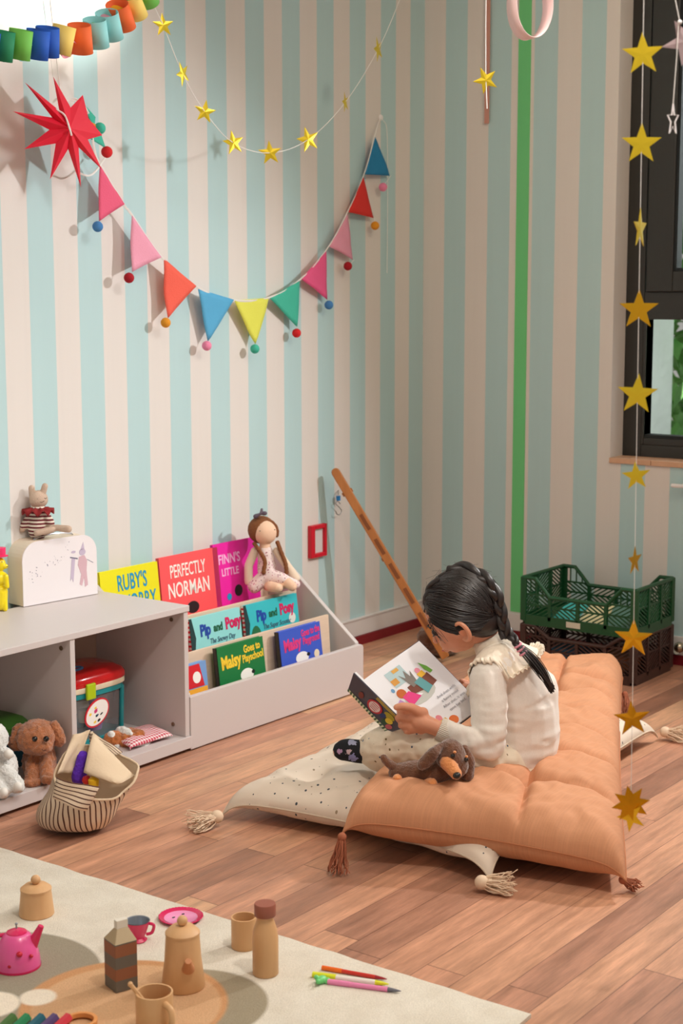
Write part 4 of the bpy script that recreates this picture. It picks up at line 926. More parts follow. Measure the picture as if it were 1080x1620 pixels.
for k in range(14):       # loose wisps at the temple
    P0 = V((.80, rr.uniform(.25, .6), rr.uniform(.1, .4))); p0 = hs(*P0); p1 = p0+hf*rr.uniform(-.01, .012)-hu*.03+hl*rr.uniform(-.004, .006); p2 = p1-hu*rr.uniform(.015, .04)-hf*rr.uniform(-.005, .02)-V((0, 0, .01))
    tube(bm, spline([p0, p1, p2], 4), .0005, 3, cap=False)
for k in range(70):      # flyaways
    d = V((rr.uniform(-1, 1), rr.uniform(-.6, 1), rr.uniform(.1, 1))); p0 = hs(*d); o_ = (p0-HC).normalized(); tn = hl.cross(o_)
    tube(bm, spline([p0, p0+o_*rr.uniform(.003, .010)+tn*rr.uniform(-.02, .02), p0+o_*rr.uniform(.004, .018)+tn*rr.uniform(-.05, .05)], 4), .00028, 3, cap=False)
obj('strands', bm, hm.m, hb, world=True, smooth=True)
def braid(path, r0, r1, name, n=None):
    pts = spline(path, 14); L = sum((b-a).length for a, b in zip(pts, pts[1:])); bm = NB()
    acc = [0]
    for a, b in zip(pts, pts[1:]): acc.append(acc[-1]+(b-a).length)
    for ph in range(3):
        q = []; rs = []
        for i, p in enumerate(pts):
            d = (pts[min(i+1, len(pts)-1)]-pts[max(i-1, 0)]).normalized(); sd_ = d.cross(FH).normalized(); ou = sd_.cross(d)
            r = r0+(r1-r0)*acc[i]/L; th = acc[i]/(r*3.4)*2+ph*2*pi/3
            q.append(p+sd_*r*.62*sin(th)+ou*r*.40*sin(2*th)); rs.append(r*.62)
        tube(bm, q, rs, 10)
    return obj(name, bm, hm.m, hb, world=True, smooth=True)
# plaited rolls along both sides of the crown, joined into one plait down the back
crown = [hs(.62, .28, .75, 1.03), hs(.25, .42, .98, 1.06), hs(-.2, .55, .95, 1.08), hs(-.65, .62, .55, 1.10), hs(-.9, .50, .05, 1.10), hs(-.85, .25, -.45, 1.12)]
braid([hs(.88, .12, .30, .90), hs(.62, .16, .80, .97), hs(.15, .12, 1.1, 1.0)], .011, .012, 'crown_braid')
braid([hs(-.1, -.3, 1.0, .96), hs(-.5, -.2, .8, .99), hs(-.8, .1, .45, 1.02), hs(-.95, .25, .05, 1.04), hs(-.9, .3, -.35, 1.06), G(800, 1008, -.05)], .018, .0135, 'side_braid')
braid([G(804, 1000, -.045), G(813, 1012, -.065), G(822, 1026, -.085)], .0125, .0075, 'back_braid')
bm = NB(); rr = random.Random(4)
for k in range(60):
    o_ = V((rr.uniform(-1, 1), rr.uniform(-1, 1), rr.uniform(-1, 1)))*.006
    tube(bm, spline([G(822, 1024, -.086)+o_, G(840, 1042, -.098)+o_*1.6, G(858, 1066, -.100)+o_*1.5, G(873+rr.uniform(-4, 3), 1092+rr.uniform(-8, 5), -.095)+o_*.4], 5), .0011, 4, cap=False)
obj('ponytail_end', bm, hm.m, hb, world=True, smooth=True)
bm = NB()
for k in range(3):
    c = G(819+k*4.2, 1021+k*6, -.083-.003*k); x = CAMW(.72, .6, .2).normalized(); y = CAMW(0, 0, 1)
    tube(bm, [c+(x*cos(a)+y*sin(a))*.0095 for a in (2*pi*i/16 for i in range(17))], .003, 6)
obj('hair_tie', bm, mat('pink_elastic', lin(226, 150, 170), .7), kid, world=True, smooth=True)

# ------------------------------------------------------------------ the open book she holds
def openbook():
    t = thing('open_picture_book', 'open picture book with a striped spine held in the hands of the reading child', 'book', G(600, 1130, -.04))
    A, Bq, Cq, D = G(553, 1092, .03), G(662, 1014, .13), G(775, 1120, .01), G(655, 1200, -.110)
    # square the far board up in space
    ex = (Bq-A); ey = (D-A); nrm = ex.cross(ey).normalized(); ey = nrm.cross(ex).normalized()*-1
    if ey.dot(D-A) < 0: ey = -ey
    w = ex.length; ex.normalize(); h = (D-A).dot(ey)
    up_ = nrm if nrm.dot(EYE-A) > 0 else -nrm
    M = Matrix(((ex.x, -ey.x, up_.x, A.x), (ex.y, -ey.y, up_.y, A.y), (ex.z, -ey.z, up_.z, A.z), (0, 0, 0, 1)))   # x across page, y up the page (0 = top)
    pw = mat('bright_page', lin(246, 246, 250), .55)
    cvr = mat('night_cover', lin(62, 64, 84), .4)
    bm = NB(); box(bm, (0, -h, -.004), (w+.003, .002, -.002), M); obj('back_cover', bm, cvr, t, world=True)
    bm = NB(); nx, ny = 16, 2; g_ = [[], []]
    for i in range(nx+1):
        u = i/nx; z = .006*sin(pi*min(1, u*1.15))*(1-u*.5)+.003
        for j in (0, 1): g_[j].append((bm.verts.new(M @ V((u*w, -.002-j*(h-.004), z))), bm.verts.new(M @ V((u*w, -.002-j*(h-.004), -.0015)))))
    for i in range(nx):
        a, b, c, d = g_[0][i], g_[0][i+1], g_[1][i+1], g_[1][i]
        bm.faces.new((a[0], b[0], c[0], d[0])); bm.faces.new((a[1], d[1], c[1], b[1])); bm.faces.new((a[0], a[1], b[1], b[0])); bm.faces.new((d[0], c[0], c[1], d[1]))
    bm.faces.new((g_[0][0][0], g_[1][0][0], g_[1][0][1], g_[0][0][1])); bm.faces.new((g_[0][-1][0], g_[0][-1][1], g_[1][-1][1], g_[1][-1][0]))
    pg = obj('right_page', bm, pw, t, world=True)
    def zz(x): u = x/w; return .006*sin(pi*min(1, u*1.15))*(1-u*.5)+.0036
    def fig(n, pts, col, zo=0):
        bm = NB(); cx_ = sum(p[0] for p in pts)/len(pts); m = mat('ink_%d_%d_%d' % col, lin(*col), .6)
        vs = [bm.verts.new(M @ V((x*w, -y*h, zz(x*w)+zo))) for x, y in pts]; f = bm.faces.new(vs)
        r = bmesh.ops.extrude_face_region(bm, geom=[f]); 
        for v in r['geom']:
            if isinstance(v, bmesh.types.BMVert): v.co -= up_*.0006
        obj(n, bm, m, pg, world=True)
    E = lambda cx, cy, rx, ry, n=16: [(cx+rx*cos(2*pi*k/n), cy+ry*sin(2*pi*k/n)) for k in range(n)]
    # page scene: a room with figures at a table
    fig('rug_print', E(.56, .50, .20, .10), (206, 208, 200))
    fig('window_print', [(.40, .10), (.62, .10), (.62, .30), (.40, .30)], (190, 216, 220), .0002); fig('picture_print', [(.49, .11), (.57, .11), (.57, .15), (.49, .15)], (232, 176, 84), .0005); fig('picture_print', [(.40, .20), (.48, .20), (.48, .27), (.40, .27)], (224, 160, 70), .0005)
    fig('table_print', [(.50, .36), (.80, .34), (.82, .48), (.74, .50), (.50, .46)], (124, 66, 48), .0003)
    fig('tree_print', [(.52, .20), (.56, .27), (.60, .18), (.62, .28), (.66, .22), (.64, .38), (.56, .40)], (136, 128, 120), .0006)
    fig('figure_print', E(.40, .38, .055, .055), (206, 106, 40), .0008); fig('figure_print', [(.38, .42), (.48, .40), (.56, .52), (.40, .56)], (238, 60, 140), .0009)
    fig('figure_print', [(.60, .36), (.70, .34), (.74, .50), (.64, .54)], (100, 168, 172), .0009); fig('figure_print', E(.73, .27, .03, .035), (240, 150, 170), .0006); fig('figure_print', [(.69, .30), (.77, .29), (.78, .35), (.70, .36)], (240, 186, 50), .0008)
    fig('bottle_print', [(.80, .20), (.85, .28), (.87, .36), (.83, .37), (.80, .30)], (110, 176, 60), .0004); fig('cloth_print', [(.30, .44), (.34, .42), (.40, .58), (.36, .60)], (196, 150, 210), .0004); fig('cup_print', E(.35, .30, .02, .025), (110, 160, 200), .0004)
    fig('ball_print', E(.64, .93, .055, .05), (236, 120, 50), .0003); fig('figure_print', E(.52, .83, .035, .04), (238, 140, 150), .0006); fig('figure_print', [(.50, .86), (.58, .86), (.60, .93), (.48, .93)], (232, 186, 40), .0008)
    ink = mat('ink_grey', lin(150, 150, 160), .7)
    for k, ln in enumerate(('And then with', 'a funny noise', 'After that, it was', 'time for bed.')):
        text('story_text', ln, .0115, ink, pg, M @ T((w*(.80), -h*(.64+k*.062), zz(w*.72)+.0016)), .9, 0, .0001)
    for k, ln in enumerate(('Posy', 'ready.')):
        text('story_text', ln, .0115, ink, pg, M @ T((w*(.16), -h*(.33+k*.06), zz(w*.16)+.0008)), .9, 0, .0001)
    # near board: front cover turned toward us, spine along its lower-left edge
    S0, S1, E0, E1 = G(549.6, 1093, .015), G(612, 1160, -.08), G(559, 1065, -.035), G(645, 1150, -.150)
    q1 = (S1-S0); q2 = E0-S0; nn_ = q1.cross(q2).normalized(); nn_ = nn_ if nn_.dot(EYE-S0) > 0 else -nn_
    bm = NB(); vs = [bm.verts.new(p) for p in (S0, S1, E1, E0)]; vb = [bm.verts.new(p-nn_*.003) for p in (S0, S1, E1, E0)]
    bm.faces.new(vs); bm.faces.new(vb[::-1])
    for k in range(4): bm.faces.new((vs[k], vb[k], vb[(k+1) % 4], vs[(k+1) % 4]))
    fc = obj('front_cover', bm, cvr, t, world=True)
    bm = NB(); off = -nn_*.005
    vs = [bm.verts.new(p+o_) for o_ in (-nn_*.0032, -nn_*.009) for p in (S0*.98+E0*.02, S1*.98+E1*.02, E1, E0)]
    for f in ((0, 1, 2, 3), (7, 6, 5, 4), (0, 4, 5, 1), (1, 5, 6, 2), (2, 6, 7, 3), (3, 7, 4, 0)): bm.faces.new([vs[i] for i in f])
    obj('left_page', bm, pw, t, world=True)
    def P(u, v, z=0): return (S0*(1-u)+S1*u)*(1-v)+(E0*(1-u)+E1*u)*v+nn_*(.0004+z)
    def quad(n, pts, col, z=0, par=fc):
        bm = NB(); a = [bm.verts.new(P(u, v, z)) for u, v in pts]; b = [bm.verts.new(P(u, v, z-.0003)) for u, v in pts]; bm.faces.new(a); bm.faces.new(b[::-1])
        for k in range(len(a)): bm.faces.new((a[k], b[k], b[(k+1) % len(a)], a[(k+1) % len(a)]))
        obj(n, bm, mat('ink_%d_%d_%d' % col, lin(*col), .5), par, world=True)
    quad('spine_band', [(0, 0), (1, 0), (1, .13), (0, .13)], (226, 232, 196))
    for k in range(15): quad('spine_stripe', [(k/15, 0), ((k+.5)/15, 0), ((k+.5)/15, .13), (k/15, .13)], (54, 96, 60), .0005)
    quad('badge_print', E(.52, .50, .135, .30, 20), (196, 34, 50), .0002); quad('badge_print', E(.52, .50, .10, .235, 20), (240, 216, 216), .0006)
    for k in range(4): quad('badge_text', [(.46, .36+k*.09), (.58, .36+k*.09), (.58, .385+k*.09), (.46, .385+k*.09)], (196, 80, 90), .0009)
    quad('figure_print', E(.25, .42, .05, .16), (122, 44, 36), .0002); quad('leaf_print', E(.76, .7, .09, .14), (176, 160, 40), .0002); quad('leaf_print', E(.80, .35, .06, .18), (40, 86, 60), .0002)
    quad('figure_print', E(.82, .52, .06, .14), (226, 196, 50), .0006); quad('figure_print', E(.90, .3, .05, .14), (190, 90, 100), .0003); quad('edge_print', [(.45, .86), (1, .86), (1, 1), (.45, 1)], (176, 150, 60), .0002)
    quad('figure_print', E(.70, .5, .04, .14), (30, 60, 120), .0007)
openbook()

# ------------------------------------------------------------------ dachshund plush
def dachs():
    base = G(672, 1240, -.245); g = facing(base)
    t = thing('plush_dachshund', 'brown plush dachshund with a tan muzzle lying on the tan mattress beside the child', 'soft toy', base)
    br = mat('chocolate_plush', lin(104, 62, 34), .8, bump=.8, bscale=260, var=.25, vscale=50, sheen=.6); tn = mat('tan_plush', lin(226, 146, 84), .85, bump=.7, bscale=260, sheen=.5)
    fz = fur(.0012, 160)
    blob('body', [('ch', [(g(628, 1222, .01), .022), (g(655, 1222, .0), .030), (g(690, 1222, -.005), .033), (g(708, 1215, 0), .030)]), ('e', g(713, 1196, -.02), (.040, .036, .034)), ('c', g(712, 1190, -.02), g(722, 1212, -.02), .034, .030)], .003, br, t, 2, fz)
    blob('muzzle', [('c', g(707, 1206, -.048), g(721, 1224, -.072), .0185, .0145), ('e', g(714, 1212, -.050), (.020, .016, .016))], .0024, tn, t, 3, fz)
    blob('ear', [('ch', [(g(698, 1180, -.03), .009), (g(685, 1192, -.048), .015), (g(672, 1206, -.045), .016), (g(667, 1211, -.042), .012)])], .0024, br, t, 3, fz)
    blob('ear', [('ch', [(g(734, 1184, -.0), .010), (g(742, 1204, .0), .015), (g(739, 1226, -.005), .016)])], .0024, br, t, 3, fz)
    for q in (((672, 1238, -.02), (684, 1239, -.045)), ((632, 1236, -.0), (628, 1232, -.02))):
        blob('paw', [('c', g(*q[0]), g(*q[1]), .013, .012)], .0024, tn, t, 2, fz)
    blob('tail', [('ch', [(g(626, 1216, .01), .013), (g(612, 1206, .0), .010), (g(606, 1198, -.0), .008)])], .0024, br, t, 2, fz)
    bm = NB(); ell(bm, g(722.5, 1227, -.087), (.0105, .0095, .0085)); obj('nose', bm, black_bead, t, world=True, smooth=True)
    for q in ((716, 1196, -.054), (737, 1202, -.036)): bm = NB(); ell(bm, g(*q), .0058); obj('eye', bm, black_bead, t, world=True, smooth=True)
    for q in ((719, 1190, -.051), (737.5, 1197, -.034)): bm = NB(); ell(bm, g(*q), (.0045, .004, .0035)); obj('eyebrow', bm, tn, t, world=True, smooth=True)
dachs()
# brown plush half hidden behind the book
def bplush():
    base = F(688, 1035, 0); g = facing(base)
    t = thing('dark_plush_dog', 'dark brown plush with tan markings, half hidden behind the reading child', 'soft toy', base)
    br = _m['chocolate_plush']; tn = _m['tan_plush']
    blob('body', [('e', g(690, 1012, 0), (.075, .07, .055)), ('e', g(678, 1008, -.04), (.045, .045, .04)), ('e', g(700, 1026, -.01), (.075, .06, .02))], .006, br, t, 2, fur(.004, 60))
    blob('marking', [('e', g(690, 1003, -.075), (.03, .016, .022)), ('e', g(697, 1026, -.06), (.024, .016, .014))], .004, tn, t, 2, fur(.002, 90))
bplush()

# ------------------------------------------------------------------ folding crates by the right wall
def crate(label, x0, y0, z0, lx, ly, h, m, dip, group=None):
    t = thing('folding_crate', label, 'crate', (x0+lx/2, y0+ly/2, z0))
    T0 = .012
    bm = NB(); box(bm, (x0+.004, y0+.004, z0+.01), (x0+lx-.004, y0+ly-.004, z0+.018)); obj('base', bm, m, t, world=True)
    def panel(A, B, long_):     # A,B bottom corner points; returns bars mesh
        A, B = V(A), V(B); L = (B-A).length; u = (B-A)/L; n_ = V((-u.y, u.x, 0)); bm = NB(); c_ = (A+B)/2
        def hh(s): # top height along the side
            if not long_: return h
            e = min(s, L-s); return h if e < .05 else (dip if e > .11 else h+(dip-h)*(e-.05)/.06)
        pb = lambda s, z: A+u*s+V((0, 0, z))
        tube(bm, [pb(s, hh(s)) for s in (-.001, .05, .08, .11, L/2, L-.11, L-.08, L-.05, L)] if long_ else [pb(0, h), pb(L, h)], .0075, 8)
        def beam(p, q, w_=.004, th=.003):
            d = (q-p).normalized(); x = n_; y = d.cross(x); MM = Matrix(((d.x, x.x, y.x, p.x), (d.y, x.y, y.y, p.y), (d.z, x.z, y.z, p.z), (0, 0, 0, 1))); box(bm, (0, -th, -w_/2), ((q-p).length, th, w_/2), MM)
        beam(pb(.0105, .016), pb(L-.0105, .016), .036, .006)
        nb = 4 if long_ else 3
        for i in range(1, nb): s = L*i/nb; beam(pb(s, .02), pb(s, hh(s)), .012, .006)
        for i in range(nb):
            s0, s1 = L*i/nb+.006, L*(i+1)/nb-.006; up_d = 1 if i % 2 == 0 else -1; zt = min(hh(s0), hh(s1), hh((s0+s1)/2)); zb = .034; zm = (zb+zt)/2
            beam(pb(s0, zm), pb(s1, zm), .006, .003)
            for lo_, hi_, dr in ((zb, zm, up_d), (zm, zt, -up_d)):
                sl = .62*dr; k = lo_-.10
                while k < hi_+.10:
                    ts = []
                    for t_ in [j/24 for j in range(25)]:
                        ss = s0+(s1-s0)*t_; zz_ = k+sl*(ss-s0)
                        if lo_ <= zz_ <= hi_: ts.append((ss, zz_))
                    if len(ts) > 3: beam(pb(*ts[0]), pb(*ts[-1]), .0048, .0022)
                    k += .0145
            if max(hh(s0), hh(s1)) > zt+.01:
                for q_ in (.25, .5, .75): ss = s0+(s1-s0)*q_; beam(pb(ss, zt), pb(ss, hh(ss)), .004, .002)
                beam(pb(s0, zt), pb(s1, zt), .006, .003)
        return bm
    cs = [(x0, y0, z0), (x0, y0+ly, z0), (x0+lx, y0+ly, z0), (x0+lx, y0, z0)]
    for i, long_ in enumerate((True, False, True, False)):
        obj('side_panel', panel(cs[i], cs[(i+1) % 4], long_), m, t, world=True)
    for c in cs:
        bm = NB(); sx = 1 if c[0] == x0 else -1; sy = 1 if c[1] == y0 else -1; c = (c[0]-sx*.008, c[1]-sy*.008, c[2])
        box(bm, (min(c[0], c[0]+sx*.010), min(c[1], c[1]+sy*.024), z0+.01), (max(c[0], c[0]+sx*.010), max(c[1], c[1]+sy*.024), z0+h+.004)); box(bm, (min(c[0]+sx*.0101, c[0]+sx*.024), min(c[1], c[1]+sy*.010), z0+.01), (max(c[0]+sx*.0101, c[0]+sx*.024), max(c[1], c[1]+sy*.010), z0+h+.004)); obj('corner_post', bm, m, t, world=True, bevel=.003)
    return t
gp = mat('dark_green_plastic', lin(14, 74, 38), .4); bp = mat('dark_brown_plastic', lin(62, 38, 32), .45)
c1_ = crate('dark brown folding crate on the floor underneath the green crate', 4.758, 2.292, 0, .30, .445, .165, bp, .125)
c2_ = crate('dark green herringbone folding crate stacked on top of the brown crate', 4.758, 2.292, .170, .30, .445, .168, gp, .105)
bm = NB(); box(bm, (4.749, 2.50, .178), (4.7515, 2.555, .198)); obj('label_plate', bm, mat('label_beige', lin(206, 200, 180), .5), c2_, world=True)
rr = random.Random(9)
for k, (yy_, cc_, lb) in enumerate(((2.60, (70, 190, 190), 'cyan book lying in the green crate'), (2.50, (226, 214, 170), 'pale cream book lying in the green crate'), (2.40, (90, 130, 120), 'grey green book at the near end of the green crate'))):
    b_ = thing('stored_book', lb, 'book', (4.87, yy_, .19)); bm = NB(); Mx = T((4.87, yy_, .19)) @ RZ(.1*k) @ Matrix.Rotation(-.35, 4, 'Y')
    box(bm, (-.07, -.045, 0), (.09, .045, .003), Mx); box(bm, (-.07, -.045, .015), (.09, .045, .018), Mx); obj('cover', bm, mat('stored_cover_%d' % k, lin(*cc_), .5), b_, world=True)
    bm = NB(); box(bm, (-.068, -.043, .003), (.087, .043, .015), Mx); obj('pages', bm, paper, b_, world=True)
for k, (yy_, cc_) in enumerate(((2.62, (80, 120, 150)), (2.42, (190, 120, 80)))):
    bm = NB(); box(bm, (4.79, yy_-.05, .02), (4.98, yy_+.05, .07)); tag(obj('stored_box', bm, mat('stored_box_%d' % k, lin(*cc_), .6), bevel=.003), ['bluish box inside the brown crate at its far end', 'orange box inside the brown crate at its near end'][k], 'box')
# clear acrylic card stand by the crate
t = thing('card_stand', 'small clear white card stand standing just behind the tan mattress by the crate', 'card stand', F(938, 1058, .02))
g = facing(F(938, 1060, 0)); bm = NB()
pts = [g(928, 1046, 0), g(948, 1048, 0), g(950, 1062, 0), g(930, 1062, 0)]
vs = [bm.verts.new(p) for p in pts]+[bm.verts.new(p+FH*.006) for p in pts]
for f in ((0, 1, 2, 3), (7, 6, 5, 4), (0, 4, 5, 1), (1, 5, 6, 2), (2, 6, 7, 3), (3, 7, 4, 0)): bm.faces.new([vs[i] for i in f])
obj('card', bm, mat('card_grey_white', lin(206, 208, 214), .3), t, world=True)
bm = NB(); a_ = g(940, 1066, -.0); box(bm, (a_.x-.03, a_.y-.03, 0), (a_.x+.03, a_.y+.03, .012)); obj('foot', bm, _m['card_grey_white'], t, world=True)

# ------------------------------------------------------------------ wooden climbing pole leaning behind the child
def pole():
    A, B = PY(528, 742, YL-.06), F(705, 1040, .02); d = (B-A).normalized(); L = (B-A).length
    t = thing('wooden_pole', 'slotted wooden pole leaning against the striped wall behind the child', 'pole', B)
    wd = NT('oiled_wood', .4); s = wd.sep(wd.co()); n = wd.noise(wd.comb(wd.math('MULTIPLY', s[0], 30), wd.math('MULTIPLY', s[1], 30), wd.math('MULTIPLY', s[2], 5)), 1, 5); wd.base(wd.mix(n, lin(156, 92, 42), lin(204, 134, 74)))
    side_ = d.cross(FH).normalized(); ft = side_.cross(d).normalized(); M = Matrix(((d.x, side_.x, ft.x, A.x), (d.y, side_.y, ft.y, A.y), (d.z, side_.z, ft.z, A.z), (0, 0, 0, 1)))
    bm = NB(); wv = .016; pts = []
    for i in range(7): a = pi/2+pi*i/6; pts.append((wv*cos(a)+.014, wv*sin(a)))
    pts += [(L, -wv), (L, wv)]
    o = prism(bm, pts, .03, M); bd = obj('rail', bm, wd.m, t, world=True, bevel=.003)
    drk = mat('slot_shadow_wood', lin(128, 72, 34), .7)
    # recessed slots shown as thin dark plates, their shade put into the colour
    zs = -.0155 if ft.dot(EYE-A) < 0 else .0155; sg = 1 if zs > 0 else -1
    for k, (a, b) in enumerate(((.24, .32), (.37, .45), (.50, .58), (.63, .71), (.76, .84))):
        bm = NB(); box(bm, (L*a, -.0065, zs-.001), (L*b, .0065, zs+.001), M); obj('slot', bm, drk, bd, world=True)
    bm = NB(); tube(bm, [M @ V((.10, -wv-.006, 0)), M @ V((.10, wv+.004, 0))], .008, 12); obj('peg', bm, wd.m, t, world=True, smooth=True)
    bm = NB(); tube(bm, [M @ V((L*.47, -wv-.004, .002)), M @ V((L*.47, -wv+.004, .002))], .007, 12); obj('peg', bm, wd.m, t, world=True, smooth=True)
    th = thing('hook_pendant', 'small metal S hook with a blue bead hanging on the wall by the wooden pole', 'hook', PY(535, 800, YL-.03))
    Q = lambda x, y: PY(x, y, YL-.02); mt = mat('steel_wire', lin(150, 150, 150), .3, metal=1)
    bm = NB(); tube(bm, [Q(*p) for p in ((539, 797), (534, 792), (531, 797), (535, 802), (540, 807), (538, 814), (533, 814), (531, 810))] and spline([Q(*p) for p in ((538, 797), (534, 793), (531, 797), (536, 802), (540, 808), (537, 814), (532, 813), (531, 809))], 5), .0014, 6); obj('s_hook', bm, mt, th, world=True, smooth=True)
    bm = NB(); c = Q(535, 788); tube(bm, [c-V((0, 0, .009)), c+V((0, 0, .009))], .0085, 14); obj('bead', bm, mat('blue_bead', lin(40, 130, 200), .3), th, world=True, smooth=True)
    bm = NB(); tube(bm, [Q(535, 783), Q(535, 779), PY(535, 776, YL)], .0016, 6); obj('screw', bm, mt, th, world=True)
pole()
# red framed socket
c = (PY(486, 838, YL)+PY(512, 872, YL))/2; w_, h_ = .096, .122
t = thing('wall_socket', 'small red framed plate with a grey centre mounted low on the wall', 'socket plate', c)
rp = mat('red_plastic_frame', lin(206, 16, 44), .35)
bm = NB(); th = .018
for (x0, x1, z0, z1) in ((-w_/2, -w_/2+.024, -h_/2, h_/2), (w_/2-.013, w_/2, -h_/2, h_/2), (-w_/2+.024, w_/2-.013, h_/2-.015, h_/2), (-w_/2+.024, w_/2-.013, -h_/2, -h_/2+.015)): box(bm, (c.x+x0, YL-th, c.z+z0), (c.x+x1, YL, c.z+z1))
obj('frame', bm, rp, t, world=True, bevel=.002)
bm = NB(); box(bm, (c.x-w_/2+.024, YL-.006, c.z-h_/2+.015), (c.x+w_/2-.013, YL, c.z+h_/2-.015)); obj('plate', bm, mat('plate_grey', lin(214, 212, 212), .5), t, world=True)
# green tape stripe on the right wall
ga, gb_ = PX(812.5, 620, XR).y, PX(831.5, 620, XR).y
bm = NB(); box(bm, (XR-.0025, gb_, .11), (XR-.0002, ga, CEIL)); tag(obj('green_ribbon', bm, mat('green_ribbon_cloth', lin(112, 206, 132), .6)), 'bright green vertical ribbon running down the right wall over a cream stripe', 'ribbon')
# pink streamer + wall ends
bm = NB(); q = PX(771, 100, XR-.01); box(bm, (XR-.012, q.y-.010, PX(770, 196, XR).z), (XR-.010, q.y+.011, CEIL)); tag(obj('paper_streamer', bm, mat('dusty_pink_paper', lin(206, 150, 136), .8)), 'narrow dusty pink paper strip hanging down the right wall behind a star', 'streamer')
# white handle and fitting at the right edge
g = lambda x, y, o=.03: PX(x, y, XR-o)
t = thing('window_crank', 'white lever handle on the wall under the window sill at the right edge', 'handle', g(1080, 768))
wp = mat('white_plastic', lin(240, 238, 240), .35)
bm = NB(); tube(bm, [g(1062, 768), g(1090, 770)], .0075, 12); obj('lever', bm, wp, t, world=True, smooth=True)
bm = NB(); q = g(1084, 768); tube(bm, [V((XR, q.y, q.z)), V((XR-.03, q.y, q.z))], .013, 16); obj('mount', bm, wp, t, world=True, smooth=True)
t = thing('pipe_valve', 'small metal pipe valve low on the right wall at the right edge', 'valve', g(1078, 1025))
mt = _m['steel_wire']; bm = NB(); tube(bm, [g(1070, 1030, .0), g(1070, 1030, .05)], .012, 14); ell(bm, g(1074, 1024, .05), (.02, .02, .02)); obj('valve_body', bm, mat('aged_nickel', lin(190, 180, 160), .25, metal=1), t, world=True, smooth=True)
bm = NB(); tube(bm, [g(1074, 1024, .05), g(1095, 1026, .05)], .011, 14); obj('pipe', bm, mt, t, world=True, smooth=True)

